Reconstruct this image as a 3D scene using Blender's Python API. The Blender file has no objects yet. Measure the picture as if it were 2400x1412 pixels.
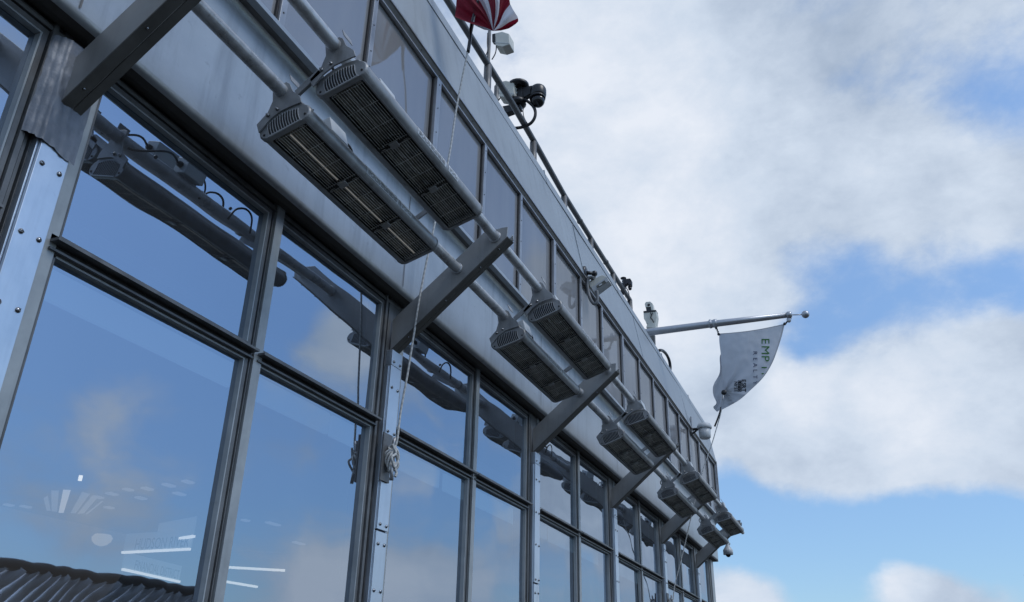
import bpy, math, random
from mathutils import Vector, Matrix, noise as mnoise
random.seed(7)
# ------------------------------------------------------------------ units
# Facade bays are all measured in bay widths (1 bay = S metres); z = 0 is eye height.
S = 2.4
EYE = 1.6
def V(x, y, z): return Vector((x*S, y*S, z*S + EYE))
scene = bpy.context.scene
COL = scene.collection
sin, cos, pi, R = math.sin, math.cos, math.pi, math.radians

# ------------------------------------------------------------------ camera
CF, CPY = 1940.373, 715.153
TILT, ROLL, AZ = R(115.17230553), R(1.26291976), R(-67.35727379)
CAMP = Vector((-0.65107, -1.01889, 0.0))
Rm = (Matrix.Rotation(AZ, 3, 'Z') @ Matrix.Rotation(TILT, 3, 'X') @ Matrix.Rotation(ROLL, 3, 'Z'))
camd = bpy.data.cameras.new('camera')
cam = bpy.data.objects.new('camera', camd); COL.objects.link(cam)
cam.matrix_world = Matrix.Translation(V(*CAMP)) @ Rm.to_4x4()
camd.sensor_width = 36; camd.lens = CF/2400*36
camd.shift_y = (CPY-706)/2400
camd.clip_start = 0.05; camd.clip_end = 60000
scene.camera = cam
def ray(px, py): return Rm @ Vector(((px-1200)/CF, -(py-CPY)/CF, -1))
def AX(px, py, X):           # survey helper: where the line of sight meets the plane x = X
    d = ray(px, py); t = (X-CAMP.x)/d.x; return CAMP + t*d
def AY(px, py, Y):
    d = ray(px, py); t = (Y-CAMP.y)/d.y; return CAMP + t*d
def AZp(px, py, Z):
    d = ray(px, py); t = (Z-CAMP.z)/d.z; return CAMP + t*d

# ------------------------------------------------------------------ materials
def new_mat(name):
    m = bpy.data.materials.new(name); m.use_nodes = True
    return m, m.node_tree.nodes, m.node_tree.links
def paint(name, col, rough=.5, metal=0., var=.18, scale=3., streak=0., bump=.02, dirt=(.05,.045,.04), speck=.0, fine=60.):
    m, N, L = new_mat(name)
    b = N['Principled BSDF']
    tc = N.new('ShaderNodeTexCoord')
    geo = N.new('ShaderNodeNewGeometry')
    def noise(sc, det, src, stretch=None):
        n = N.new('ShaderNodeTexNoise'); n.inputs['Scale'].default_value = sc; n.inputs['Detail'].default_value = det
        n.inputs['Roughness'].default_value = .6
        if stretch:
            mp = N.new('ShaderNodeMapping'); mp.inputs['Scale'].default_value = stretch
            L.new(src, mp.inputs['Vector']); src = mp.outputs['Vector']
        L.new(src, n.inputs['Vector']); return n.outputs['Fac']
    n1 = noise(scale, 6, geo.outputs['Position'])
    r1 = N.new('ShaderNodeMapRange'); r1.inputs['From Min'].default_value = .3; r1.inputs['From Max'].default_value = .7
    r1.inputs['To Min'].default_value = 1-var; r1.inputs['To Max'].default_value = 1+var*.6
    L.new(n1, r1.inputs['Value'])
    mul = N.new('ShaderNodeVectorMath'); mul.operation = 'SCALE'; mul.inputs[0].default_value = col
    L.new(r1.outputs['Result'], mul.inputs['Scale'])
    out = mul.outputs['Vector']
    if streak > 0:
        n2 = noise(2.2, 5, geo.outputs['Position'], (6, 6, .55))
        r2 = N.new('ShaderNodeMapRange'); r2.inputs['From Min'].default_value = .5; r2.inputs['From Max'].default_value = .75
        r2.inputs['To Max'].default_value = streak
        L.new(n2, r2.inputs['Value'])
        mx = N.new('ShaderNodeMix'); mx.data_type = 'RGBA'
        L.new(r2.outputs['Result'], mx.inputs['Factor']); L.new(out, mx.inputs['A']); mx.inputs['B'].default_value = (*dirt, 1)
        out = mx.outputs['Result']
    if speck > 0:
        n3 = noise(26, 2, geo.outputs['Position'])
        r3 = N.new('ShaderNodeMapRange'); r3.inputs['From Min'].default_value = .66; r3.inputs['From Max'].default_value = .74
        r3.inputs['To Max'].default_value = speck
        L.new(n3, r3.inputs['Value'])
        mx = N.new('ShaderNodeMix'); mx.data_type = 'RGBA'
        L.new(r3.outputs['Result'], mx.inputs['Factor']); L.new(out, mx.inputs['A']); mx.inputs['B'].default_value = (*dirt, 1)
        out = mx.outputs['Result']
    L.new(out, b.inputs['Base Color'])
    b.inputs['Metallic'].default_value = metal
    rr = N.new('ShaderNodeMapRange'); rr.inputs['To Min'].default_value = max(.05, rough-.12); rr.inputs['To Max'].default_value = min(1, rough+.15)
    L.new(n1, rr.inputs['Value']); L.new(rr.outputs['Result'], b.inputs['Roughness'])
    if bump > 0:
        n4 = noise(fine, 3, geo.outputs['Position'])
        bp = N.new('ShaderNodeBump'); bp.inputs['Strength'].default_value = .35; bp.inputs['Distance'].default_value = bump*.05
        L.new(n4, bp.inputs['Height']); L.new(bp.outputs['Normal'], b.inputs['Normal'])
    return m
M = {}
M['fascia'] = paint('fascia_paint', (.38,.415,.445), .32, .35, .2, 1.6, .5, .03, (.17,.185,.20), .3, 40)
M['parapet'] = paint('parapet_paint', (.31,.35,.385), .48, .1, .14, 1.3, .35, .02, (.14,.16,.18), .08, 40)
M['soffit'] = paint('stained_soffit', (.055,.052,.048), .6, .0, .25, 6, .4, .02)  # underside shade below the fascia roll is put into this dark colour
M['frame'] = paint('aluminium_frame', (.135,.14,.145), .42, .2, .35, 9, .55, .02, (.045,.045,.045), .1)
M['frame_light'] = paint('aluminium_frame_light', (.34,.37,.385), .42, .2, .2, 7, .3, .02, (.12,.12,.12), .12)
M['gasket'] = paint('black_gasket', (.012,.012,.014), .6, 0, .2, 8, 0, 0)
M['plate'] = paint('galvanised_plate', (.56,.62,.69), .34, .85, .12, 5, .3, .015, (.22,.26,.32), .12)
M['strip'] = paint('steel_strip', (.36,.37,.39), .38, .6, .22, 8, .35, .02, (.12,.12,.12), .1)
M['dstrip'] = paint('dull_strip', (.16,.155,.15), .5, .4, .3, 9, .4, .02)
M['screw'] = paint('screw_steel', (.30,.31,.33), .25, 1, .2, 20, 0, 0)
M['dscrew'] = paint('dark_screw', (.03,.03,.032), .5, .3, .1, 20, 0, 0)
M['pipe'] = paint('pipe_paint', (.48,.50,.52), .28, .25, .25, 7, .4, .03, (.07,.055,.04), .35, 90)
M['bracket'] = paint('bracket_paint', (.32,.325,.325), .36, .3, .22, 3, .25, .02, (.09,.085,.08), .15)
M['bracket_dark'] = paint('bracket_flange', (.11,.106,.098), .5, .2, .25, 6, .3, .02)
M['heater'] = paint('heater_casting', (.285,.295,.305), .36, .25, .25, 9, .45, .04, (.07,.06,.045), .35, 140)
M['hdark'] = paint('heater_cavity', (.022,.022,.02), .45, .5, .4, 20, 0, 0)
M['reflector'] = paint('lamp_reflector', (.17,.165,.14), .34, .8, .6, 22, 0, .03)
M['wire'] = paint('guard_wire', (.62,.62,.60), .4, .4, .4, 30, 0, 0)
M['label'] = paint('rating_label', (.55,.58,.60), .35, .1, .1, 30, 0, 0)
M['ink'] = paint('label_ink', (.06,.06,.065), .6, 0, .1, 30, 0, 0)
M['rib'] = paint('vent_rib', (.42,.44,.46), .4, .2, .1, 20, 0, 0)
M['black'] = paint('black_plastic', (.012,.013,.016), .32, 0, .3, 10, 0, 0)
M['rubber'] = paint('black_cable', (.010,.010,.012), .45, 0, .3, 10, 0, 0)
M['grey_cable'] = paint('grey_conduit', (.16,.17,.18), .5, 0, .2, 10, 0, 0)
M['white'] = paint('white_plastic', (.62,.62,.56), .45, 0, .12, 6, .25, .01, (.35,.35,.30), .1)
M['whitegrey'] = paint('pale_grey_plastic', (.50,.53,.55), .4, 0, .12, 6, .2, .01, (.3,.3,.3), .1)
M['dome'] = paint('smoked_dome', (.008,.008,.01), .06, 0, .0, 6, 0, 0)
M['rail'] = paint('rail_galvanised', (.14,.145,.15), .45, .4, .25, 8, .4, .02)
M['rail_dark'] = paint('rail_post_dark', (.12,.12,.115), .5, .4, .25, 8, .4, .02)
M['alu'] = paint('brushed_pole', (.42,.44,.47), .36, .7, .12, 5, .2, 0, (.25,.25,.27), .1)
M['rope'] = paint('white_rope', (.52,.52,.49), .8, 0, .2, 90, 0, .03)
M['tape'] = paint('duct_tape', (.17,.19,.225), .45, .15, .3, 10, .5, .12, (.09,.095,.11), .2, 40)
M['cloth'] = None
M['interior'] = paint('interior_wall', (.30,.31,.33), .8, 0, .1, 2, 0, 0)
M['ceiling'] = paint('interior_ceiling', (.25,.27,.30), .8, 0, .1, 2, 0, 0)
M['dark_int'] = paint('interior_dark', (.03,.035,.045), .8, 0, .1, 2, 0, 0)
M['deck'] = paint('deck_pavers', (.05,.043,.036), .8, 0, .3, 1.5, 0, .05)
M['stone'] = paint('limestone', (.20,.185,.165), .85, 0, .2, 2, .3, .05)
M['fence'] = paint('fence_slats', (.93,.94,.95), .4, .25, .3, 4, .3, .01)
M['fence_cap'] = paint('fence_cap', (.04,.04,.037), .5, .3, .3, 6, 0, .01)
M['city'] = paint('hazy_city', (.045,.042,.038), .9, 0, .5, .004, 0, 0)
M['roofing'] = paint('roofing', (.15,.15,.15), .9, 0, .3, 1, 0, .02)
M['letter'] = paint('dark_letter', (.02,.025,.03), .6, 0, .1, 10, 0, 0)
def rope_mat():
    m, N, L = new_mat('braided_rope'); b = N['Principled BSDF']
    tc = N.new('ShaderNodeNewGeometry')
    w = N.new('ShaderNodeTexWave'); w.bands_direction = 'DIAGONAL'; w.inputs['Scale'].default_value = 22; w.inputs['Distortion'].default_value = 1.5
    L.new(tc.outputs['Position'], w.inputs['Vector'])
    mx = N.new('ShaderNodeMix'); mx.data_type = 'RGBA'
    mx.inputs['A'].default_value = (.40,.41,.41,1); mx.inputs['B'].default_value = (.58,.59,.58,1)
    L.new(w.outputs['Fac'], mx.inputs['Factor']); L.new(mx.outputs['Result'], b.inputs['Base Color'])
    b.inputs['Roughness'].default_value = .85
    return m
M['rope'] = rope_mat()
def cloth(name, col):
    m, N, L = new_mat(name); b = N['Principled BSDF']
    tc = N.new('ShaderNodeNewGeometry')
    n = N.new('ShaderNodeTexNoise'); n.inputs['Scale'].default_value = 5; n.inputs['Detail'].default_value = 5
    L.new(tc.outputs['Position'], n.inputs['Vector'])
    r = N.new('ShaderNodeMapRange'); r.inputs['To Min'].default_value = .85; r.inputs['To Max'].default_value = 1.1
    L.new(n.outputs['Fac'], r.inputs['Value'])
    mul = N.new('ShaderNodeVectorMath'); mul.operation = 'SCALE'; mul.inputs[0].default_value = col
    L.new(r.outputs['Result'], mul.inputs['Scale']); L.new(mul.outputs['Vector'], b.inputs['Base Color'])
    b.inputs['Roughness'].default_value = .75
    tr = N.new('ShaderNodeBsdfTranslucent'); L.new(mul.outputs['Vector'], tr.inputs['Color'])
    ms = N.new('ShaderNodeMixShader'); ms.inputs['Fac'].default_value = .35
    L.new(b.outputs['BSDF'], ms.inputs[1]); L.new(tr.outputs['BSDF'], ms.inputs[2])
    L.new(ms.outputs['Shader'], N['Material Output'].inputs['Surface'])
    return m
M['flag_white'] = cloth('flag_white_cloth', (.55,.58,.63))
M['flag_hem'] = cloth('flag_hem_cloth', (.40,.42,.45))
M['flag_red'] = cloth('flag_red_cloth', (.23,.010,.028))
M['flag_pale'] = cloth('flag_pale_cloth', (.70,.71,.76))
M['green_ink'] = cloth('green_print', (.03,.16,.03))
M['navy_ink'] = cloth('navy_print', (.04,.06,.12))
M['black_ink'] = cloth('black_print', (.015,.016,.02))
def glass(name, tint, refl, wav, wscale=1.1, rough=0.0, dust=0.0):
    m, N, L = new_mat(name)
    for n in list(N):
        if n.name != 'Material Output': N.remove(n)
    out = N['Material Output']
    g = N.new('ShaderNodeBsdfGlossy'); g.inputs['Color'].default_value = (*tint, 1); g.inputs['Roughness'].default_value = rough
    t = N.new('ShaderNodeBsdfTransparent'); t.inputs['Color'].default_value = (.62,.70,.76,1)
    geo = N.new('ShaderNodeNewGeometry')
    n = N.new('ShaderNodeTexNoise'); n.inputs['Scale'].default_value = wscale; n.inputs['Detail'].default_value = 1.5
    L.new(geo.outputs['Position'], n.inputs['Vector'])
    bp = N.new('ShaderNodeBump'); bp.inputs['Strength'].default_value = 1; bp.inputs['Distance'].default_value = wav
    L.new(n.outputs['Fac'], bp.inputs['Height']); L.new(bp.outputs['Normal'], g.inputs['Normal'])
    fr = N.new('ShaderNodeLayerWeight'); fr.inputs['Blend'].default_value = .5
    mr = N.new('ShaderNodeMapRange'); mr.inputs['To Min'].default_value = refl; mr.inputs['To Max'].default_value = 1.0
    L.new(fr.outputs['Fresnel'], mr.inputs['Value'])
    tm = N.new('ShaderNodeMix'); tm.data_type='RGBA'; tm.inputs['A'].default_value=(*tint,1); tm.inputs['B'].default_value=(.86,.92,.98,1)
    L.new(fr.outputs['Fresnel'], tm.inputs['Factor']); L.new(tm.outputs['Result'], g.inputs['Color'])
    mx = N.new('ShaderNodeMixShader'); L.new(mr.outputs['Result'], mx.inputs['Fac'])
    L.new(t.outputs['BSDF'], mx.inputs[1]); L.new(g.outputs['BSDF'], mx.inputs[2])
    res = mx.outputs['Shader']
    if dust > 0:
        df = N.new('ShaderNodeBsdfDiffuse')
        n2 = N.new('ShaderNodeTexNoise'); n2.inputs['Scale'].default_value = 1.3; n2.inputs['Detail'].default_value = 7
        mp = N.new('ShaderNodeMapping'); mp.inputs['Scale'].default_value = (2.5,2.5,.6); L.new(geo.outputs['Position'], mp.inputs['Vector']); L.new(mp.outputs['Vector'], n2.inputs['Vector'])
        cr = N.new('ShaderNodeValToRGB'); cr.color_ramp.elements[0].position=.3; cr.color_ramp.elements[0].color=(.27,.28,.30,1); cr.color_ramp.elements[1].position=.75; cr.color_ramp.elements[1].color=(.37,.37,.37,1)
        L.new(n2.outputs['Fac'], cr.inputs['Fac']); L.new(cr.outputs['Color'], df.inputs['Color'])
        m2 = N.new('ShaderNodeMixShader'); m2.inputs['Fac'].default_value = dust
        L.new(res, m2.inputs[1]); L.new(df.outputs['BSDF'], m2.inputs[2]); res = m2.outputs['Shader']
    L.new(res, out.inputs['Surface'])
    return m
M['glass'] = glass('window_glass', (.47,.565,.69), .58, .009, 1.15, .014, dust=.05)
M['upper_glass'] = glass('dusty_upper_glass', (.40,.44,.50), .62, .005, 1.4, .03, dust=.58)
def emit(name, col, st, fade=None):
    m, N, L = new_mat(name); b = N['Principled BSDF']
    b.inputs['Base Color'].default_value = (*[c*.5 for c in col], 1)
    b.inputs['Emission Color'].default_value = (*col, 1); b.inputs['Emission Strength'].default_value = st
    return m
M['glow_strip'] = emit('lit_sign_edge', (1,.90,.78), 1.5)
M['glow_panel'] = emit('lit_sign_face', (.62,.70,.80), .16)
M['glow_ray'] = emit('lit_relief_rays', (.95,.84,.74), .75)
M['glow_ray_dim'] = emit('dim_relief_rays', (.80,.80,.84), .24)
M['glow_lamp'] = emit('downlight', (1,.85,.65), 2.5)
M['glow_header'] = emit('lit_bulkhead', (.40,.62,.85), .20)  # panel is no lamp; its own glow paints a pale lit band
M['glow_quartz'] = emit('quartz_lamp', (1,.97,.9), .13)  # tubes are unlit; faint emission paints the light they reflect
M['quartz'] = paint('quartz_tube', (.5,.5,.46), .12, .6, .4, 30, 0, 0)

# ------------------------------------------------------------------ mesh builder (bay units)
class MB:
    def __init__(s): s.v=[]; s.f=[]; s.m=[]; s.sm=[]
    def add(s, vs, fs, mi=0, sm=False):
        o=len(s.v); s.v += [tuple(v) for v in vs]
        for f in fs: s.f.append([i+o for i in f]); s.m.append(mi); s.sm.append(sm)
        return s
    def box(s, x0,x1,y0,y1,z0,z1, mi=0, bev=0.):
        if x0>x1:x0,x1=x1,x0
        if y0>y1:y0,y1=y1,y0
        if z0>z1:z0,z1=z1,z0
        vs=[(x0,y0,z0),(x1,y0,z0),(x1,y1,z0),(x0,y1,z0),(x0,y0,z1),(x1,y0,z1),(x1,y1,z1),(x0,y1,z1)]
        return s.add(vs,[(0,3,2,1),(4,5,6,7),(0,1,5,4),(1,2,6,5),(2,3,7,6),(3,0,4,7)],mi)
    def obox(s, c, ax, ay, az, mi=0):
        c=Vector(c);ax=Vector(ax);ay=Vector(ay);az=Vector(az)
        vs=[c+a*ax+b*ay+d*az for d in(-1,1) for a,b in((-1,-1),(1,-1),(1,1),(-1,1))]
        return s.add(vs,[(0,3,2,1),(4,5,6,7),(0,1,5,4),(1,2,6,5),(2,3,7,6),(3,0,4,7)],mi)
    def tube(s, pts, r, n=12, mi=0, caps=True, rs=None):
        pts=[Vector(p) for p in pts]; k=len(pts); o=len(s.v)
        up=None
        for i,p in enumerate(pts):
            d=(pts[min(i+1,k-1)]-pts[max(i-1,0)]).normalized()
            if up is None: up=Vector((0,0,1)) if abs(d.z)<.9 else Vector((1,0,0))
            a=d.cross(up)
            if a.length<1e-6: a=d.cross(Vector((0,1,0)))
            a.normalize(); b=a.cross(d).normalized(); up=b
            rr=rs[i] if rs else r
            for j in range(n):
                t=2*pi*j/n; s.v.append(tuple(p+rr*(cos(t)*a+sin(t)*b)))
        for i in range(k-1):
            for j in range(n):
                s.f.append([o+i*n+j,o+i*n+(j+1)%n,o+(i+1)*n+(j+1)%n,o+(i+1)*n+j]); s.m.append(mi); s.sm.append(True)
        if caps:
            s.f.append([o+j for j in range(n)][::-1]); s.m.append(mi); s.sm.append(False)
            s.f.append([o+(k-1)*n+j for j in range(n)]); s.m.append(mi); s.sm.append(False)
        return s
    def lathe(s, c, prof, axis=(0,0,1), n=20, mi=0):
        ax=Vector(axis).normalized(); a=ax.cross(Vector((1,0,0)))
        if a.length<1e-3: a=ax.cross(Vector((0,1,0)))
        a.normalize(); b=ax.cross(a); c=Vector(c); o=len(s.v)
        for r,h in prof:
            for j in range(n):
                t=2*pi*j/n; s.v.append(tuple(c+ax*h+max(r,1e-5)*(cos(t)*a+sin(t)*b)))
        for i in range(len(prof)-1):
            for j in range(n):
                s.f.append([o+i*n+j,o+i*n+(j+1)%n,o+(i+1)*n+(j+1)%n,o+(i+1)*n+j]); s.m.append(mi); s.sm.append(True)
        s.f.append([o+j for j in range(n)][::-1]); s.m.append(mi); s.sm.append(False)
        s.f.append([o+(len(prof)-1)*n+j for j in range(n)]); s.m.append(mi); s.sm.append(False)
        return s
    def ball(s, c, r, mi=0, n=16, sc=(1,1,1)):
        pr=[(sin(pi*i/n)*r, -cos(pi*i/n)*r) for i in range(n+1)]
        o=len(s.v); s.lathe((0,0,0),pr,(0,0,1),n*2,mi)
        for i in range(o,len(s.v)):
            v=s.v[i]; s.v[i]=(c[0]+v[0]*sc[0],c[1]+v[1]*sc[1],c[2]+v[2]*sc[2])
        return s
    def prism(s, poly, x0, x1, mi=0, plane='yz', sm=False, caps=True):
        """extrude a closed (y,z) outline along x (or (x,z) along y)"""
        k=len(poly)
        if plane=='yz': vs=[(x0,a,b) for a,b in poly]+[(x1,a,b) for a,b in poly]
        elif plane=='xz': vs=[(a,x0,b) for a,b in poly]+[(a,x1,b) for a,b in poly]
        else: vs=[(a,b,x0) for a,b in poly]+[(a,b,x1) for a,b in poly]
        o=len(s.v); s.v+=vs
        for i in range(k):
            s.f.append([o+i,o+(i+1)%k,o+k+(i+1)%k,o+k+i]); s.m.append(mi); s.sm.append(sm)
        if caps:
            s.f.append([o+i for i in range(k)][::-1]); s.m.append(mi); s.sm.append(False)
            s.f.append([o+k+i for i in range(k)]); s.m.append(mi); s.sm.append(False)
        return s
    def sheet(s, prof, x0, x1, mi=0, sm=True, nx=1):
        o=len(s.v); k=len(prof)
        for i in range(nx+1):
            x=x0+(x1-x0)*i/nx
            s.v+=[(x,a,b) for a,b in prof]
        for i in range(nx):
            for j in range(k-1):
                s.f.append([o+i*k+j,o+i*k+j+1,o+(i+1)*k+j+1,o+(i+1)*k+j]); s.m.append(mi); s.sm.append(sm)
        return s
    def frame(s, x0,x1,z0,z1, w, y0, y1, mi=0, top=None):
        """rectangular ring lying in the xz plane, members w wide, between y0 and y1"""
        s.box(x0,x0+w,y0,y1,z0,z1,mi); s.box(x1-w,x1,y0,y1,z0,z1,mi)
        s.box(x0+w,x1-w,y0,y1,z0,z0+w,mi); s.box(x0+w,x1-w,y0,y1,z1-w,z1,mi)
        return s
def build(name, mb, mats, parent=None, origin=None, bevel=0., world=True, kind=None, label=None, fixn=True):
    """origin in bay units; vertices given in the same space as the origin (facade space) unless local"""
    me = bpy.data.meshes.new(name)
    if world and parent is None:
        base = Vector(origin) if origin is not None else Vector((0,0,0))
        vs = [((v[0]-base.x)*S, (v[1]-base.y)*S, (v[2]-base.z)*S) for v in mb.v]
        loc = V(*base)
    else:
        vs = [(v[0]*S, v[1]*S, v[2]*S) for v in mb.v]; loc = Vector((0,0,0))
    me.from_pydata(vs, [], mb.f)
    if not isinstance(mats, (list, tuple)): mats=[mats]
    for m in mats: me.materials.append(m)
    me.polygons.foreach_set('material_index', mb.m)
    me.polygons.foreach_set('use_smooth', mb.sm)
    me.update()
    if fixn:
        import bmesh
        bm=bmesh.new(); bm.from_mesh(me); bmesh.ops.recalc_face_normals(bm, faces=bm.faces); bm.to_mesh(me); bm.free()
    ob = bpy.data.objects.new(name, me); COL.objects.link(ob)
    ob.location = loc
    if parent is not None: ob.parent = parent
    if bevel > 0:
        b = ob.modifiers.new('bevel', 'BEVEL'); b.width = bevel*S; b.segments = 2; b.limit_method='ANGLE'; b.angle_limit=R(40)
    if kind: ob['kind']=kind
    if label: ob['label']=label
    return ob
def tag(o, label, cat, group=None):
    o['label']=label; o['category']=cat
    if group: o['group']=group
    return o
def thing(name, label, cat, loc, group=None, rot=None):
    o = bpy.data.objects.new(name, None); COL.objects.link(o); o.location = V(*loc)
    o.empty_display_size=.1
    if rot: o.rotation_euler = rot
    return tag(o, label, cat, group)
class Local:
    """part builder: geometry in facade space, parented to a thing at origin O"""
    def __init__(s, root, O): s.root=root; s.O=Vector(O)
    def part(s, name, mb, mats, parent=None, **k):
        mb.v=[(v[0]-s.O.x, v[1]-s.O.y, v[2]-s.O.z) for v in mb.v]
        return build(name, mb, mats, parent=parent or s.root, **k)

# ------------------------------------------------------------------ the building
XA, XE = -1.35, 5.68
O0 = (2.0, 0.0, 0.0)
bld = thing('observatory_building', 'grey metal clad observatory building with two bands of windows and a leaning parapet', 'building', (2.0,0,-EYE/S))
BO = Vector((2.0,0,-EYE/S))
BL = Local(bld, BO)
def bpart(name, mb, mats, parent=None, **k): return BL.part(name, mb, mats, parent, **k)

# fascia between the two window bands: rolled bottom edge, vertical face, coved top, lip
fprof=[(-.034,.9065),(-.040,.908),(-.0438,.913),(-.045,.920),(-.045,1.00),(-.045,1.09),(-.045,1.130),(-.045,1.190),(-.0465,1.201),(-.052,1.2095)]
def facade_strip(prof, x0, x1, amp, step=.06, seams=True):
    mb=MB(); xs=[]; x=x0
    while x<x1: xs.append(x); x+=step
    xs.append(x1)
    k=len(prof); o=0
    for x in xs:
        for (a,b) in prof:
            w = mnoise.noise(Vector((x*2.3,b*4,1.7)))*amp + mnoise.noise(Vector((x*.9,b*2,5.1)))*amp*1.3
            mb.v.append((x,a+w,b))
    for i in range(len(xs)-1):
        for j in range(k-1):
            mb.f.append([i*k+j,i*k+j+1,(i+1)*k+j+1,(i+1)*k+j]); mb.m.append(0); mb.sm.append(True)
    return mb
bpart('fascia', facade_strip(fprof, XA, XE, .0020), M['fascia'])
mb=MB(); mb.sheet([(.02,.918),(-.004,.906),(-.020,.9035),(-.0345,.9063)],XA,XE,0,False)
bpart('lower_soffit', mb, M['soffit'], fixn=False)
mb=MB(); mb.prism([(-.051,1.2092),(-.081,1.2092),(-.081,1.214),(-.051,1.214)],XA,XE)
bpart('drip_soffit', mb, M['dstrip'])  # dark material paints the shadow band under the ledge lip
mb=MB(); mb.box(XA,XE,-.0835,-.066,1.2085,1.219)
bpart('ledge', mb, M['fascia'])
for k in range(0,6):
    xx=k-.035; mb=MB()
    mb.sheet([(-.0462,.922),(-.0464,1.00),(-.0464,1.188)],xx,xx+.003,0,False)
    bpart('fascia_seam', mb, M['dstrip'], fixn=False)
# parapet: leaning back, folded coping
pprof=[(-.0905,1.630),(-.0775,1.70),(-.0645,1.77),(-.0515,1.84),(-.0425,1.890)]
bpart('parapet', facade_strip(pprof, XA, XE, .0018), M['parapet'])
mb=MB(); mb.prism([(-.0460,1.888),(-.0355,1.941),(-.024,1.950),(.06,1.947),(.06,1.93),(-.015,1.935),(-.032,1.92),(-.038,1.888)],XA,XE)
bpart('coping', mb, M['parapet'], bevel=.0015)
for xx in [.35,2.02,3.1,4.16,5.0]:
    mb=MB(); mb.prism([(-.0475,1.888),(-.0372,1.941),(-.036,1.953),(-.030,1.953),(-.030,1.941),(-.040,1.888)],xx,xx+.004)
    bpart('coping_joint', mb, M['parapet'])
for xx in [.42,2.36,3.40,4.62]:
    mb=MB(); mb.prism([(-.0925,1.630),(-.0795,1.70),(-.0665,1.77),(-.0535,1.84),(-.0445,1.889),(-.041,1.889),(-.089,1.630)],xx,xx+.0025)
    bpart('parapet_seam', mb, M['parapet'])
# roof and core
mb=MB(); mb.box(XA,XE-.01,-.01,4.0,1.90,1.915); bpart('roof', mb, M['roofing'])
mb=MB()
mb.box(XA,XE-.012,-.03,.30,1.215,1.212+.004)        # floor of the upper band
mb.box(XE-.006,XE,.05,4.0,-.666,1.93)               # end wall
mb.box(XA,XE-.006,3.96,4.0,-.666,1.93)              # back wall
mb.box(XA-.01,XA,.04,4.0,-.666,1.93)
bpart('wall', mb, M['fascia'])
mb=MB(); mb.box(XA,XE-.01,.045,.06,-.666,-.36); mb.box(XA,XE-.01,.0,.05,-.42,-.36); bpart('sill_wall', mb, M['stone'])
# end return of the upper band and parapet
mb=MB(); mb.prism([(-.083,1.20),(-.092,1.630),(-.044,1.89),(-.036,1.945),(.05,1.945),(.05,1.20)],XE,XE+.012); mb.prism([(-.045,.90),(-.045,1.16),(-.085,1.205),(.05,1.20),(.05,.90)],XE,XE+.009)
bpart('end_panel', mb, M['fascia'], bevel=.002)

# ---- lower windows -------------------------------------------------------
ZT=.580; ZH=.905; ZB=-.36; ZG=.8785
def window(x0, x1, cx):
    """one vertical unit: upper light, transom, lower light"""
    w = MB()
    def light(z0, z1):
        w.frame(x0-.004, x1+.0105, z0-.004, z1+.0105, .0085, .0015, .014, 0)    # outer bead
        w.frame(x0-.003, x1+.0025, z0-.003, z1+.0025, .0022, .0050, .014, 1)    # dark groove
        w.frame(x0-.002, x1+.0015, z0-.002, z1+.0015, .0030, .0015, .0135, 2)   # glazing bead
    light(ZT+.010, ZG); light(ZB, ZT-.020)
    f = bpart('window', w, [M['frame'], M['gasket'], M['frame_light']])
    for nm,(z0,z1) in (('upper_pane',(ZT+.006,ZG+.002)),('lower_pane',(ZB-.002,ZT-.018))):
        p=MB(); tx=random.uniform(-.0022,.0022)
        p.add([(x0-.004,.0128-tx,z0),(x1+.002,.0128+tx,z0),(x1+.002,.0128+tx*1.5,z1),(x0-.004,.0128-tx*.5,z1)],[(0,1,2,3)])
        bpart('pane', p, M['glass'], parent=f, fixn=False)
    t=MB()
    t.box(x0-.014,x1+.014,-.020,.0,ZT-.0045,ZT,0)             # projecting nose
    t.box(x0-.010,x1+.012,-.001,.012,ZT-.013,ZT-.0045,1)      # throat under the nose, its shade painted black
    t.box(x0-.014,x1+.014,-.002,.0005,ZT,ZT+.009,2)
    t.box(x0-.014,x1+.014,-.007,.001,ZT-.0165,ZT-.013,0)
    bpart('transom', t, [M['frame'], M['gasket'], M['frame_light']], parent=f)
    return f
for k in range(-1, 6):
    window(k+.070, k+.497, k)
    if k<5: window(k+.540, k+.953, k)
# mullion covers, pilaster bodies and cover plates
def screw(mb, x,y,z,r=.0042, slot=None, mi=0):
    mb.lathe((x,y,z),[(r,0),(r*.95,r*.25),(r*.6,r*.6),(0,r*.72)],(0,-1,0),10,mi)
    a=slot if slot is not None else random.uniform(0,pi)
    mb.obox((x,y-r*.72,z),(cos(a)*r*.75,0,sin(a)*r*.75),(0,r*.06,0),(-sin(a)*r*.12,0,cos(a)*r*.12),1)
def screw_mesh(r, mats):
    s=MB(); screw(s,0,0,0,r,0.0); me_=build('screw', s, mats); d=me_.data; bpy.data.objects.remove(me_); return d
SCREW=screw_mesh(.0042,[M['screw'],M['gasket']]); DSCREW=screw_mesh(.0022,[M['dscrew'],M['gasket']])
def screw_part(par,x,y,z,d):
    o=bpy.data.objects.new('screw',d); COL.objects.link(o); o.parent=par
    o.location=((x-BO.x)*S,(y-BO.y)*S,(z-BO.z)*S); o.rotation_euler=(0,random.uniform(0,pi),0); return o
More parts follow.
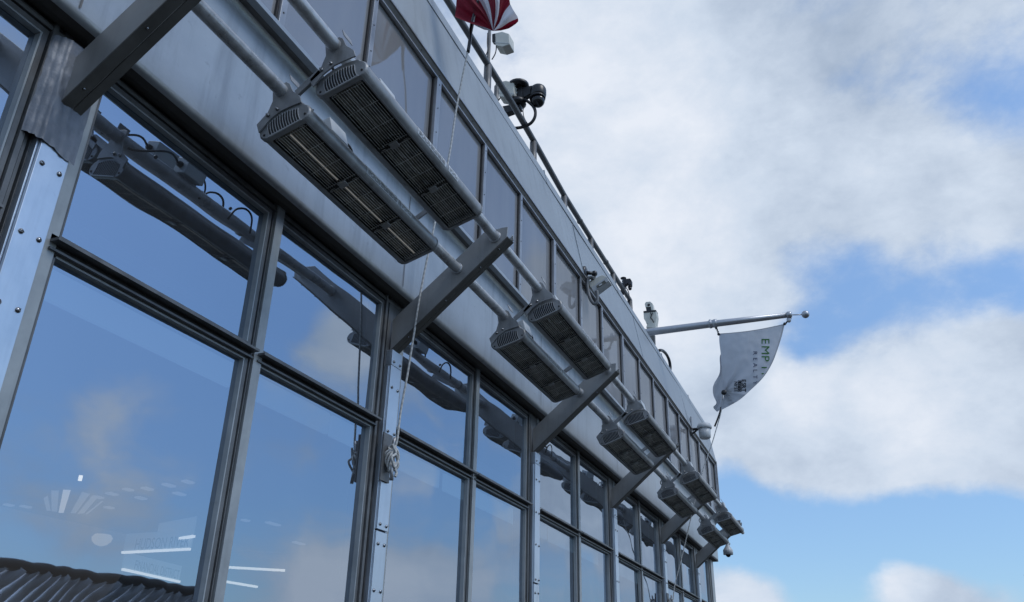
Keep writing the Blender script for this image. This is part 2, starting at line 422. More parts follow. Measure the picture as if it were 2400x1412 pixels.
for k in range(-1,6):
    m=MB()
    if k<5:
        m.box(k+.517,k+.540,-.0035,.012,ZB,ZH+.005,0)       # pale flat strip of the mullion
        m.box(k+.5075,k+.517,.004,.012,ZB,ZH+.005,1)
        m.box(k+.5105,k+.5125,-.0005,.008,ZB,ZH+.004,2)
        bpart('mullion', m, [M['frame_light'],M['gasket'],M['frame']])
    else:
        m.box(k+.515,k+.527,-.002,.03,ZB,ZH,2); m.box(k+.532,k+.545,-.002,.03,ZB,ZH,2); m.box(k+.505,k+.60,.008,.03,ZB,ZH,1)
        m.box(k+.575,XE,-.006,.05,ZB,ZH,0)
        bpart('corner_post', m, [M['frame_light'],M['gasket'],M['frame']])
    p=MB()
    p.box(k-.014,k+.046,.0,.06,ZB,ZH+.01,0)                  # body
    p.box(k+.048,k+.068,-.002,.03,ZB,ZH,3)                   # pale jamb strip right of the plate
    p.box(k+.046,k+.049,.004,.03,ZB,ZH,1)
    if k>-1:
        p.box(k-.0365,k-.014,.008,.05,ZB,ZH+.005,1)
        p.box(k-.034,k-.026,-.003,.02,ZB,ZH+.002,2); p.box(k-.023,k-.018,.001,.02,ZB,ZH+.002,2)
    pl=bpart('pilaster', p, [M['frame'],M['gasket'],M['frame'],M['frame_light']])
    ztop=.725
    c=MB(); joint=.329
    c.box(k-.009,k+.039,-.0175,-.0005,joint+.002,ztop,0)
    c.box(k-.009,k+.039,-.0165,-.0005,ZB,joint-.002,0)
    c.box(k-.0125,k-.0095,-.012,-.0005,ZB,ztop-.003,0)
    c.box(k+.0395,k+.0425,-.011,-.0005,ZB,ztop-.003,0)
    if k>0: c.box(k-.009,k+.039,-.0178,-.0005,ztop+.001,.765,0)
    cp=bpart('cover_plate', c, [M['plate']], parent=None, bevel=.0007)
    for z in (.735,.670,.560,.452,.342,.300,.2,.09):
        if (z>ztop and k==0) or k<0: continue
        for xx in (k+.001,k+.030):
            screw_part(cp,xx+random.uniform(-.001,.001),-.0175 if z>joint else -.0165,z+random.uniform(-.001,.001),SCREW)
# head strip above windows (shadow gap under the rolled fascia painted black)
h=MB(); h.box(XA,XE-.1,.004,.03,ZG+.0105,.93,0); h.box(XA,XE-.1,-.0008,.006,ZG+.0135,ZG+.0205,1); h.box(XA,XE-.1,.001,.006,ZG+.0225,ZG+.0245,1)
bpart('window_head', h, [M['gasket'],M['frame']])
# grey tape wrapped round the pilaster head under the first bracket
t=MB(); nx,nz=30,60
for i in range(nx+1):
    for j in range(nz+1):
        x=-.034+.0805*i/nx; z=.708+.178*j/nz
        if j<=3: z+= (.0012*sin(i*.5)+.0006*sin(i*1.7)-.014*(i/30))*(1-j/4)
        fold=abs(mnoise.noise(Vector((x*60+z*10,z*9,3))))
        y=-.0195-.0028*fold-.0012*mnoise.noise(Vector((x*150,z*60,9)))
        if i<8: y+=.0022*(8-i)+.0015*sin(i*2.2)
        t.v.append((x,y,z))
for i in range(nx):
    for j in range(nz):
        t.f.append([i*(nz+1)+j,(i+1)*(nz+1)+j,(i+1)*(nz+1)+j+1,i*(nz+1)+j+1]); t.m.append(0); t.sm.append(True)
tp=bpart('tape_wrap', t, M['tape'], fixn=False)

# ---- upper window band ---------------------------------------------------
ZU0, ZU1 = 1.217, 1.603
xs_heavy=[float(k) for k in range(-1,6)]
strips=[]
for k in range(-1,6):
    strips.append((k-.006,k+.020,1))
    if k+.34<XE: strips.append((k+.338,k+.356,0))
    if k+.67<XE: strips.append((k+.652,k+.670,0))
strips.append((XE-.022,XE-.002,1))
for i in range(len(strips)-1):
    a=strips[i][1]; b=strips[i+1][0]
    if b<=a: continue
    f=MB(); f.frame(a-.003,b+.003,ZU0,ZU1+.003,.0055,-.0745,-.066,0)
    fr=bpart('upper_window', f, [M['dstrip'],M['gasket']])
    p=MB(); tx=random.uniform(-.0015,.0015); ty=random.uniform(-.0006,.0006)
    p.add([(a,-.070-tx,ZU0+.004),(b,-.070+tx,ZU0+.004),(b,-.070+tx+ty,ZU1-.002),(a,-.070-tx+ty,ZU1-.002)],[(0,1,2,3)])
    bpart('pane', p, M['upper_glass'], parent=fr, fixn=False)
st=MB(); scr=MB()
for a,b,hv in strips:
    m=MB(); m.box(a,b,-.086 if hv else -.083,-.070,ZU0,ZU1,0); m.box(a-.0045,a,-.0765,-.070,ZU0,ZU1,1)
    o=bpart('cover_strip', m, [M['strip'],M['gasket']], bevel=.0006)
    for j in range(5):
        screw_part(o,(a+b)/2,-.086 if hv else -.083,1.25+j*.083,DSCREW)
# bottom ledge back, top trim
m=MB(); m.box(XA,XE,-.0835,-.0705,1.603,1.608,0)
m.prism([(-.079,1.6085),(-.0895,1.626),(-.0895,1.631),(-.07,1.631),(-.07,1.6085)],XA,XE,1)
m.box(XA,XE,-.0922,-.0897,1.625,1.631,0)
tt=bpart('top_trim', m, [M['strip'],M['dstrip']])
x=XA+.55
while x<XE:
    screw_part(tt,x,-.0842,1.6185,DSCREW); x+=.113
m=MB(); m.box(XE-.004,XE+.014,-.094,-.06,1.21,1.636,0); tt2=bpart('corner_trim', m, [M['strip']], bevel=.001)

# ---- interior seen through the panes --------------------------------------
m=MB(); m.box(XA,XE-.02,.05,3.9,.64,.66); bpart('interior_ceiling', m, M['ceiling'])
m=MB(); m.box(XA,XE-.02,2.2,2.22,-.6,.64); bpart('interior_wall', m, M['dark_int'])
m=MB(); m.box(XA,XE-.02,.05,3.9,-.60,-.59); bpart('interior_floor', m, M['dark_int'])
m=MB(); m.box(XA,XE-.02,.05,2.2,1.60,1.61); m.box(XA,XE-.02,.6,.62,1.22,1.60); bpart('upper_room', m, M['interior'])
for k in range(-1,6):
    m=MB(); m.box(k+.07,k+.68,.19,.20,.586,.66); bpart('bulkhead', m, M['glow_header']); m=MB(); m.box(k+.72,k+1.055,.19,.20,.586,.66); bpart('bulkhead', m, M['glow_header'])

# ------------------------------------------------------------------ pipes
P1=(-.178,.966); P2=(-.280,1.037)
def pipe(nm, label, P, x0, x1):
    m=MB(); pts=[(x0+(x1-x0)*i/40, P[0], P[1]) for i in range(41)]
    m.tube(pts,.0125,24)
    o=build(nm, m, M['pipe'], origin=((x0+x1)/2,P[0],P[1]))
    tag(o,label,'pipe','long support pipes carrying the heaters'); return o
pipe('support_pipe','inner long grey steel pipe nearer the wall, running through the bracket plates',P1,-.9,5.33)
pipe('support_pipe','outer long grey steel pipe at the bracket tips, farther from the building wall',P2,-.9,5.33)

# ------------------------------------------------------------------ brackets
BR=['leftmost huge triangular steel bracket with taped base, cut off by the top of the picture','second steel bracket from the left, the one with a white rope passing in front','third steel bracket from the left, behind the second pair of heaters','fourth steel bracket from the left, between third and fourth heater pairs','fifth steel bracket from the left, next to the second rope','farthest steel bracket at the building corner, with a dome camera under it']
def bracket(k):
    x=float(k); O=(x,-.017,.80)
    t=thing('steel_bracket', BR[k], 'bracket', O, 'steel brackets holding the heater pipes')
    L=Local(t,O)
    pl=[(-.004,.768),(-.312,1.031),(-.314,1.060),(-.300,1.0605),(-.248,1.056),(-.004,.851)]
    m=MB(); m.prism(pl,x,x+.004); L.part('plate', m, M['bracket'], bevel=.0006)
    m=MB(); m.prism([(-.004,.770),(-.318,1.0375),(-.3165,1.052),(-.004,.805)],x+.0295,x+.0325); L.part('back_plate', m, M['bracket'], bevel=.0006)
    # bottom flange with a folded seam
    d=Vector((0,-.308,.263)).normalized(); nrm=Vector((0,-d.z,d.y)) ; nrm=Vector((0,-.263,-.308)).normalized()
    c=Vector((x+.0165,-.160,.9005)); m=MB()
    m.obox(c-Vector((.0085,0,0))+nrm*.0018,(.0095,0,0),d*.2025,nrm*.0015,0)
    m.obox(c+Vector((.011,0,0))+nrm*.0006,(.0075,0,0),d*.2045,nrm*.0015,0)
    L.part('flange', m, M['bracket_dark'], bevel=.0004)
    for q in (-.15,-.02,.10,.165):
        s=MB(); s.ball(c-Vector((.0085,0,0))+nrm*.0036+d*q,.0022,0,6); L.part('bolt', s, M['screw'])
    for P in (P1,P2):
        r=MB(); r.lathe((x-.0035,P[0],P[1]),[(.0126,0),(.0155,0),(.0155,.0036),(.0126,.0036)],(1,0,0),24); L.part('collar', r, M['pipe'])
    return t
for k in range(6): bracket(k)

# ------------------------------------------------------------------ heaters
HL=.615; HREAL=.50     # housing is modelled on a 0.615 grid and cut to its real length
TH=R(17)
# cross-section of the housing (u outward, w up) before tilting
def heater_section():
    pts=[]
    def arc(cx,cz,r,a0,a1,n):
        for i in range(n+1):
            a=R(a0+(a1-a0)*i/n); pts.append((cx+r*cos(a),cz+r*sin(a)))
    arc(.0345,-.001,.0178,-82,60,9)
    arc(.0,-.085,.1130,69,111,6)
    arc(-.0345,-.001,.0178,120,262,9)
    return pts   # open at the bottom between the two last/first points
def make_heater(label, x0, P, glow, group):
    O=(x0,P[0],P[1])
    t=thing('infrared_heater', label, 'heater', O, group, rot=(-TH,0,0))
    hs=heater_section(); drop=-.068
    # local frame: x along, y outward negative -> u=-y
    sec=[(-u, w+drop) for u,w in hs]
    def P_(mb,name,mats,parent=None,**k): return build(name, mb, mats, parent=parent or t, **k)
    # body shell
    m=MB(); k=len(sec); xs=[.008,.05,.2,.4,HL-.03,HL-.010]
    for x in xs: m.v+=[(x,a,b) for a,b in sec]
    for i in range(len(xs)-1):
        for j in range(k-1):
            m.f.append([i*k+j,i*k+j+1,(i+1)*k+j+1,(i+1)*k+j]); m.m.append(0); m.sm.append(True)
    # inner lip rails along the opening
    yb=.0300
    m.box(.010,HL-.012,-.0385,-.0350,drop-.0192,drop-.0155,0); m.box(.010,HL-.012,.0350,.0385,drop-.0192,drop-.0155,0)
    body=P_(m,'housing',M['heater'],fixn=False)
    # end caps (rounded, bevelled)
    full=sec+[]
    c=MB(); 
    def ring(x,sc,dz=0): return [(x,a*sc,(b-drop)*sc+drop+dz) for a,b in full]
    rings=[ring(.012,1.03),ring(.004,1.03),ring(.0008,1.0),ring(-.001,.965)]
    o=0
    for r_ in rings: c.v+=r_
    for i in range(3):
        for j in range(k):
            c.f.append([i*k+j,(i+1)*k+j,(i+1)*k+(j+1)%k,i*k+(j+1)%k]); c.m.append(0); c.sm.append(j<k-1 and i>0)
    c.f.append([3*k+j for j in range(k)]); c.m.append(0); c.sm.append(False)
    c.f.append([j for j in range(k)][::-1]); c.m.append(0); c.sm.append(False)
    cap=P_(c,'end_cap',M['heater'])
    # vent slots with bright ribs between
    v=MB(); ns=12; 
    for i in range(ns):
        u=-.0290+.058*i/(ns-1)
        top=drop+.0170-.009*(abs(u)/.035)**2; bot=drop-.0165
        pts=[]
        for q in range(6):
            f=q/5; z=bot+(top-bot)*f; bend=.0018*sin(pi*f)
            pts.append((z,bend))
        for q in range(5):
            z0,b0=pts[q]; z1,b1=pts[q+1]; w=.0020
            y0=-u+b0; y1=-u+b1
            v.add([(-.0016,y0-w,z0),(-.0016,y0+w,z0),(-.0016,y1+w,z1),(-.0016,y1-w,z1)],[(0,1,2,3)],0)
    P_(v,'vent_slots',M['gasket'],parent=cap,fixn=False)
    v=MB()
    for i in range(ns+1):
        u=-.0316+.0632*i/ns
        top=drop+.0178-.009*(abs(u)/.035)**2; bot=drop-.0172
        for q in range(5):
            z0=bot+(top-bot)*q/5; z1=bot+(top-bot)*(q+1)/5; b0=.0018*sin(pi*q/5); b1=.0018*sin(pi*(q+1)/5)
            v.obox((-.0023,-u+(b0+b1)/2,(z0+z1)/2),(.0011,0,0),(0,.00045,0),(0,(b1-b0)/2,(z1-z0)/2+.0002),0)
    v.box(-.003,0,-.034,.034,drop-.0190,drop-.0168,0)
    P_(v,'vent_ribs',M['rib'],parent=cap)
    s=MB()
    for u in (-.0425,.0425): s.lathe((-.0012,-u,drop-.009),[(.0024,0),(.0024,.0012),(.0014,.002)],(-1,0,0),8)
    s.lathe((.012,-.0515,drop+.002),[(.0016,0),(.0016,.003)],(0,-1,0),8)
    P_(s,'cap_screw',M['dscrew'],parent=cap)
    c=MB(); rings=[ring(HL-.012,1.02),ring(HL-.004,1.0),ring(HL,.95)]
    for r_ in rings: c.v+=r_
    for i in range(2):
        for j in range(k):
            c.f.append([i*k+j,(i+1)*k+j,(i+1)*k+(j+1)%k,i*k+(j+1)%k]); c.m.append(0); c.sm.append(j<k-1)
    c.f.append([2*k+j for j in range(k)]); c.m.append(0); c.sm.append(False)
    c.f.append([j for j in range(k)][::-1]); c.m.append(0); c.sm.append(False)
    P_(c,'end_cap',M['heater'])
    # cavity
    cv=MB(); cv.box(.012,HL-.012,-.0355,.0355,drop-.004,drop-.002,0)
    cv.box(.012,HL-.012,.0345,.0355,drop-.017,drop-.002,0); cv.box(.012,HL-.012,-.0355,-.0345,drop-.017,drop-.002,0)
    P_(cv,'cavity',M['hdark'])
    secs=[(.020,.217),(.232,.419),(.434,.597)]
    for i,(a,b) in enumerate(secs):
        rf=MB(); prof=[]
        for q in range(9):
            an=pi*q/8; prof.append((.0265*cos(an), drop-.0150+.0100*sin(an)))
        o=len(rf.v)
        for x in (a,b): rf.v+=[(x,p,q2) for p,q2 in prof]
        for q in range(8): rf.f.append([q,q+1,9+q+1,9+q]); rf.m.append(0); rf.sm.append(True)
        P_(rf,'reflector',M['reflector'],fixn=False)
        q=MB(); q.tube([(a+.006,.004,drop-.013),(b-.006,.004,drop-.0135)],.0015,8)
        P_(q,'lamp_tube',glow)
    # guard grille: long wires and cross wires per section
    g=MB(); zb=drop-.0178
    for i,(a,b) in enumerate(secs):
        a-=.003; b+=.003
        nw=13
        for j in range(nw):
            y=-.0300+.060*j/(nw-1); sag=random.uniform(-.0003,.0003)
            g.tube([(a,y,zb),( (a+b)/2,y+sag,zb-.0004),(b,y,zb)],.00052,5)
        for x in [a+.004,(a*2+b)/3,(a+2*b)/3,b-.004]: g.tube([(x,-.0325,zb+.0006),(x,.0325,zb+.0006)],.00055,5)
        for sgn in (-1,1): g.tube([(a,sgn*.0300,zb),(a-.002,sgn*.0280,zb),(a-.002,sgn*.0200,zb)],.0006,5)
    P_(g,'guard_grille',M['wire'])
    for x in (.2245,.4265):
        d=MB(); d.box(x-.0055,x+.0055,-.035,.035,drop-.0180,drop-.010,0); P_(d,'divider',M['hdark'])
        d=MB(); d.box(x-.010,x+.010,-.0085,.0085,drop-.0225,drop-.0175,0); P_(d,'lamp_clip',M['bracket'],bevel=.0015)
    # rating label on the outer rounded side
    labs=[]
    arcp=[(-(.0345+.0184*cos(R(a))), drop-.001+.0184*sin(R(a))) for a in (-38,-18,2,22,42)]
    for (xa,xb) in ((.235,.385),(.40,.455)):
        lb=MB(); o=0
        for x in (xa,xb): lb.v+=[(x,p,q) for p,q in arcp]
        for q in range(4): lb.f.append([o+q,o+q+1,o+5+q+1,o+5+q]); lb.m.append(0); lb.sm.append(True)
        labs.append(P_(lb,'rating_label',M['label'],fixn=False))
    rr=random.Random(3)
    iks=(MB(),MB())
    for a0,(xa,xb) in [(a,(.240,.380)) for a in (-30,-22,-14,-6,8,20)]+[(a,(.405,.450)) for a in (-28,-18,-6)]:
        x=xa
        while x<xb:
            l=rr.uniform(.006,.022); e=min(x+l,xb)
            pa=[(-(.0345+.0187*cos(R(q))), drop-.001+.0187*sin(R(q))) for q in (a0-1.6,a0+1.6)]
            iks[0 if xa<.39 else 1].add([(x,*pa[0]),(e,*pa[0]),(e,*pa[1]),(x,*pa[1])],[(0,1,2,3)]); x=e+rr.uniform(.002,.006)
    for ik,lb_ in zip(iks,labs): P_(ik,'label_print',M['ink'],parent=lb_,fixn=False)
    # electrical box on top, behind, with a gland and cable loops
    j=MB(); j.box(.150,.245,-.022,.012,-.030,.004,0); P_(j,'junction_box',M['heater'],bevel=.0015) if False else None
    j=MB(); j.box(.175,.245,-.020,.016,.013,.050,0)
    jb=P_(j,'junction_box',M['whitegrey'],bevel=.0015)
    g=MB(); g.lathe((.175,-.002,.030),[(.006,0),(.0075,.002),(.0075,.008),(.005,.013)],(-1,0,0),8); g.lathe((.245,-.004,.034),[(.005,0),(.006,.002),(.006,.007),(.004,.010)],(1,0,0),8); P_(g,'cable_gland',M['black'],parent=jb)
    pts=[]
    for q in range(18):
        f=q/17; pts.append((.162-.150*f, -.002+.020*sin(pi*f)+.018*f, .030-.036*f+.010*sin(pi*f*1.6)))
    cb=MB(); cb.tube(pts,.0026,7); P_(cb,'cable',M['rubber'])
    pts=[(.245,-.004,.034),(.262,-.010,.040),(.280,-.012,.030),(.284,-.008,.012),(.272,.0,-.004),(.258,.008,-.010)]
    cb=MB(); cb.tube(smooth(pts,6),.0024,7); P_(cb,'cable',M['rubber'])
    pts=[(.365,.016,-.012),(.380,.012,.018),(.415,.010,.034),(.445,.012,.026),(.455,.018,-.010)]
    cb=MB(); cb.tube(smooth(pts,6),.0026,7)
    P_(cb,'cable',M['rubber'])
    for kp,kr in (((.085,.020,.002),.0045),((.362,.012,.012),.0042)):
        kn=MB(); kn.ball(kp,kr,0,6); P_(kn,'knob',M['black'])
    for ch in bpy.data.objects:
        if ch.parent==t or (ch.parent and ch.parent.parent==t):
            if ch.parent==t: ch.location.y+=.007*S
            for v_ in ch.data.vertices: v_.co.x*=HREAL/HL
    return t
def smooth(pts, n):
    pts=[Vector(p) for p in pts]; out=[]
    for i in range(len(pts)-1):
        p0=pts[max(i-1,0)];p1=pts[i];p2=pts[i+1];p3=pts[min(i+2,len(pts)-1)]
        for q in range(n):
            t=q/n
            out.append(.5*((2*p1)+(-p0+p2)*t+(2*p0-5*p1+4*p2-p3)*t*t+(-p0+3*p1-3*p2+p3)*t**3))
    out.append(pts[-1]); return out
ordn=['nearest','second','third','fourth','farthest']
xsi=[.280,1.312,2.345,3.36,4.385]; xso=[.287,1.318,2.355,3.38,4.40]
def copy_tree(o, parent=None):
    c=o.copy(); COL.objects.link(c); c.parent=parent
    if parent is not None: c.matrix_parent_inverse=o.matrix_parent_inverse.copy()
    for ch in [q for q in bpy.data.objects if q.parent==o and q!=c]: copy_tree(ch,c)
    return c
GH='twin infrared heaters hung along the facade'
HLAB_I=['%s inner heater, hung close to the wall, lamp tubes catching pale light'%'nearest','inner heater of the second pair, between second and third bracket','inner heater of the third pair, just before the fourth bracket','inner heater of the fourth pair, above the far rope','inner heater of the last pair, right above the hanging dome camera']
HLAB_O=['nearest outer heater with a long rating label on its round side','outer heater of the second pair, touching the third bracket tip','outer heater of the third pair, below the white bucket housing','outer heater of the fourth pair, second from the building corner','outermost heater at the building corner, seen against the sky']
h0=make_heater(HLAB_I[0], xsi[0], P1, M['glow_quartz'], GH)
g0=make_heater(HLAB_O[0], xso[0], P2, M['quartz'], GH)
for i in range(1,5):
    c=copy_tree(g0); c.location=V(xsi[i],P1[0],P1[1]); c['label']=HLAB_I[i]; c.rotation_euler.x+=R([0,1.5,-2,2.5,-1][i])
    c=copy_tree(g0); c.rotation_euler.x+=R([0,-2,1.2,-1.5,2][i]); c.location=V(xso[i],P2[0],P2[1]); c['label']=HLAB_O[i]

# heater mounts: paired clamp plates joined by a bar
def make_mount(label, x, far):
    O=(x,(P1[0]+P2[0])/2,1.0)
    t=thing('heater_mount', label, 'mount', O, 'paired clamp plates joining two heaters'); L=Local(t,O)
    def rotp(u,w,P):  # u outward, w up, in heater frame
        a=TH; y=-u; return (P[0]+ (y*cos(a)+w*sin(a)), P[1]+(-y*sin(a)+w*cos(a)))
    outl=[(-.018,.014),(-.010,.0165),(.012,.0155),(.0175,.008),(.0215,-.014),(.033,-.034),(.034,-.050),(.012,-.0465),(-.010,-.0450),(-.034,-.052),(-.058,-.068),(-.060,-.047),(-.034,-.032),(-.021,-.012)]
    for P in (P1,P2):
        m=MB(); m.prism([rotp(u,w,P) for u,w in outl], x-.0045, x-.0015)
        pl=L.part('clamp_plate', m, M['heater'], bevel=.0005)
        m=MB(); ey,ez=rotp(.020,.024,P)
        m.obox((x+.012,ey,ez),(.014,0,0),(0,.0012,.0005),(0,.003,.008),0); m.obox((x-.0155,*rotp(-.0,.0205,P)),(.012,0,0),(0,.010,-.002),(0,.0003,.0010),0) if False else None
        L.part('clamp_ear', m, M['heater'], bevel=.0005)
        for u,w in ((-.034,-.041),(-.014,-.038)):
            s=MB(); y,z=rotp(u,w,P); s.lathe((x-.0045,y,z),[(.0036,0),(.0036,.003),(.0018,.0032),(.0018,.006)],(-1,0,0),6); L.part('bolt', s, M['screw'])
    a=Vector((x-.003,*rotp(.028,-.022,P1))); b=Vector((x-.003,*rotp(-.040,-.040,P2)))
    m=MB(); d=(b-a)/2; nrm=Vector((0,-d.z,d.y)).normalized()
    m.obox((a+b)/2,(.0015,0,0),d*1.05,nrm*.0065,0); m.obox((a+b)/2-nrm*.0065+Vector((.007,0,0)),(.007,0,0),d*1.0,nrm*.0015,0)
    L.part('spreader_bar', m, M['heater'], bevel=.0004)
    return t
for i in range(5):
    make_mount(['clamp plates and bar at the front end of the nearest heater pair','clamp plates and bar at the front end of the second heater pair','clamp plates and bar at the front end of the third heater pair','clamp plates and bar at the front end of the fourth heater pair','clamp plates and bar at the front end of the farthest heater pair'][i], xsi[i], False)
    xm=xsi[i]+HREAL*.93
    O=(xm,(P1[0]+P2[0])/2,1.0)
    t=thing('heater_mount', ['short spreader bar seen between the far ends of the nearest two heaters','short spreader bar at the far end of the second heater pair','short spreader bar at the far end of the third heater pair','short spreader bar at the far end of the fourth heater pair','short spreader bar at the far end of the last heater pair'][i], 'mount', O, 'paired clamp plates joining two heaters'); L=Local(t,O)
    def rotp(u,w,P): return (P[0]+(-u*cos(TH)+w*sin(TH)), P[1]+(u*sin(TH)+w*cos(TH)))
    a=Vector((xm,*rotp(.014,-.010,P1))); b=Vector((xm,*rotp(-.016,-.026,P2))); d=(b-a)/2; nrm=Vector((0,-d.z,d.y)).normalized()
    m=MB(); m.obox((a+b)/2,(.0015,0,0),d*1.05,nrm*.006,0); m.obox((a+b)/2-nrm*.006+Vector((.006,0,0)),(.006,0,0),d*1.0,nrm*.0015,0)
    L.part('spreader_bar', m, M['heater'])
    for P in (P1,P2):
        m=MB(); m.lathe((xm-.004,P[0],P[1]),[(.0127,0),(.0148,0),(.0148,.012),(.0127,.012)],(1,0,0),20); L.part('pipe_clamp', m, M['heater'])

# ------------------------------------------------------------------ roof rail
YR=.035
posts=[AY(px,py,YR) for px,py in [(1145,122),(1250,341),(1322,460),(1384,560),(1436,640),(1476,703)]]
zr=sum(p.z for p in posts[1:])/len(posts[1:])
t=thing('guard_rail','grey tubular guard rail with short posts along the roof edge','railing',(2.5,YR,1.96)); L=Local(t,(2.5,YR,1.96))
m=MB(); xe=posts[-1].x
def zrail(x): 
    t_=min(max((x-1.83)/.65,0),1); return 2.168*(1-t_)+2.121*t_
m.tube([(-1.2,YR,2.166),(0.5,YR,2.166),(1.83,YR,2.172),(2.1,YR,2.155),(2.48,YR,2.124),(3.0,YR,2.117),(xe,YR,2.119)],.0128,14); L.part('top_rail',m,M['rail'])
for i,p in enumerate(posts):
    m=MB(); m.tube([(p.x,YR,1.95),(p.x,YR,zrail(p.x)-.004)],.0150,12); L.part('post',m,M['rail'])
for px,py in ((1358,513),(1419,612)):
    p=AY(px,py,YR); m=MB(); m.lathe((p.x,YR,zrail(p.x)-.003),[(.0135,0),(.0155,.004),(.0155,.012),(.0135,.016)],(1,0,0),12); L.part('coupling',m,M['rail_dark'])

# ------------------------------------------------------------------ roof antennas and cameras, built in planes x = const
def poly3(pts, X, th):
    """solid slab whose outline is surveyed in the plane x = X"""
    q=[AX(px,py,X) for px,py in pts]; m=MB(); m.prism([(p.y,p.z) for p in q],X,X+th); return m
def pxr(n,X):   # length of n photo pixels at plane X, in bay units
    a=AX(1200,500,X); b=AX(1200+n,500,X); return (a-b).length*.80
# first antenna on its mast
X=1.80
mast=thing('antenna_mast','thin grey mast with twisted cable standing behind the guard rail','mast',tuple(AX(1148,205,X))); O=AX(1148,205,X); L=Local(mast,O)
m=MB(); a=AX(1148,60,X); m.tube([(X,a.y,O.z-.06),(X,a.y,a.z)],pxr(5.0,X),12); L.part('pole',m,M['rail'])
m=MB(); pts=[AX(*p,X-.012) for p in [(1143,78),(1142,100),(1143,118),(1139,132),(1142,146),(1148,170)]]; m.tube(smooth(pts,4),pxr(1.6,X),6); L.part('cable',m,M['rubber'])
def panel_antenna(label, c0, w, hgt, X, tie):
    # boxy white antenna with bevelled top and bottom, corners surveyed from c0 (top left)
    px,py=c0
    O=AX(px+w/2,py+hgt/2,X); t=thing('panel_antenna',label,'antenna',tuple(O),'white panel antennas on the roof'); L=Local(t,O)
    m=poly3([(px,py+4),(px+w*.5,py),(px+w,py+5),(px+w+1,py+hgt-6),(px+w*.52,py+hgt),(px+1,py+hgt-3)],X,.055); L.part('housing',m,M['white'],bevel=.003)
    m=poly3([(px-.5,py+hgt*.70),(px+w+.8,py+hgt*.76),(px+w+.8,py+hgt*.80),(px-.5,py+hgt*.735)],X-.0012,.050); L.part('seam',m,M['whitegrey'])
    m=poly3([(px-7,py+6),(px+1,py+4),(px+1,py+26),(px-7,py+24)],X+.01,.02); L.part('mount',m,M['black'],bevel=.002)
    m=MB(); pts=[AX(*p,X+.01) for p in tie]; m.tube(smooth(pts,5),pxr(1.8,X),6); L.part('cable',m,M['rubber'])
    return t
panel_antenna('upper white box antenna beside the striped flag',(1160,74),33,36,X,[(1163,107),(1163,116),(1160,128),(1153,140)])
panel_antenna('lower pale box antenna half hidden behind the guard rail and black camera',(1168,189),36,40,1.92,[(1172,230),(1168,236),(1160,240),(1155,246)])
m=poly3([(1156,204),(1171,200),(1170,240),(1157,222)],1.86,.03); o=MB()
a=AX(1164,203,1.86); b=AX(1164,240,1.86); mm=MB(); mm.tube([(1.86,a.y,b.z-.05),(1.86,a.y,a.z)],pxr(7,1.86),14)
o=build('vent_stub',mm,M['rail'],origin=tuple(b)); tag(o,'short grey capped pipe stub under the lower antenna','pipe')

# black PTZ camera on arm
def ptz(label, X, T):
    """T maps design pixels (first camera, zoomed 4.153x from (1000,0)) to photo pixels"""
    def q(pts): return [T(x,y) for x,y in pts]
    O=AX(*T(780,1060),X); t=thing('roof_camera',label,'camera',tuple(O),'black swivelling cameras on the roof edge'); L=Local(t,O)
    sc=(AX(*T(100,0),X)-AX(*T(0,0),X)).length/100
    m=poly3(q([(735,1035),(900,1000),(912,1050),(770,1103)]),X,.03); L.part('base_arm',m,M['black'],bevel=.002)
    m=MB(); c=AX(*T(893,845),X+.01); m.lathe(c,[(sc*52,-sc*18),(sc*76,-sc*8),(sc*76,sc*12),(sc*40,sc*26)],(0,0,1),18); L.part('top_flange',m,M['black'])
    m=MB(); c=AX(*T(885,1010),X+.01); m.lathe(c,[(sc*40,-sc*22),(sc*62,-sc*10),(sc*58,sc*20),(sc*30,sc*34)],(0,0,1),16); L.part('lower_flange',m,M['black'])
    m=poly3(q([(848,860),(925,820),(935,960),(905,1030),(850,990)]),X,.03); L.part('bracket_body',m,M['black'],bevel=.002)
    m=poly3(q([(925,850),(1085,822),(1122,850),(1122,930),(1040,930),(1020,905),(940,950)]),X+.002,.026); L.part('arm',m,M['black'],bevel=.002)
    m=MB(); c=AX(*T(1085,930),X+.012); m.lathe(c,[(sc*50,-sc*24),(sc*57,sc*0),(sc*57,sc*44),(sc*50,sc*62),(sc*40,sc*72),(sc*8,sc*74)],(0,0,1),18); L.part('head',m,M['black'])
    m=MB(); c=AX(*T(1083,985),X+.012); m.ball(c,sc*48,0,12); L.part('dome',m,M['dome'])
    m=MB(); c=AX(*T(1078,960),X+.012); m.lathe(c,[(sc*56,-sc*6),(sc*58,sc*8)],(0,0,1),18); L.part('ring',m,M['black'])
    m=MB(); pts=[AX(*T(*p),X+.01) for p in [(945,965),(985,990),(1035,1035),(1058,1090),(1050,1150),(1015,1200),(965,1228),(915,1243),(860,1250)]]; m.tube(smooth(pts,5),sc*11,8)
    pts=[AX(*T(*p),X+.01) for p in [(945,985),(952,1030),(938,1080),(950,1150),(985,1210)]]; m.tube(smooth(pts,5),sc*3,5); L.part('cable',m,M['rubber'])
    m=poly3(q([(848,868),(878,858),(880,872),(850,882)]),X-.0012,.002); m2=poly3(q([(845,905),(880,896),(880,910),(845,920)]),X-.0012,.002)
    m.add(m2.v,m2.f); L.part('sticker',m,M['whitegrey'])
    return t
ptz('large black camera on a jointed arm, with a looping cable, near the antennas',1.95,lambda x,y:(1000+x/4.153,y/4.153))
def T2(x,y): 
    # the farther one: smaller, same model seen turned
    u=(x-893)/4.153*.55; v=(y-845)/4.153*.62
    return (1461+u*.62, 653+v+abs(u)*.12)
ptz('smaller black camera beyond the end of the guard rail',3.55,T2)

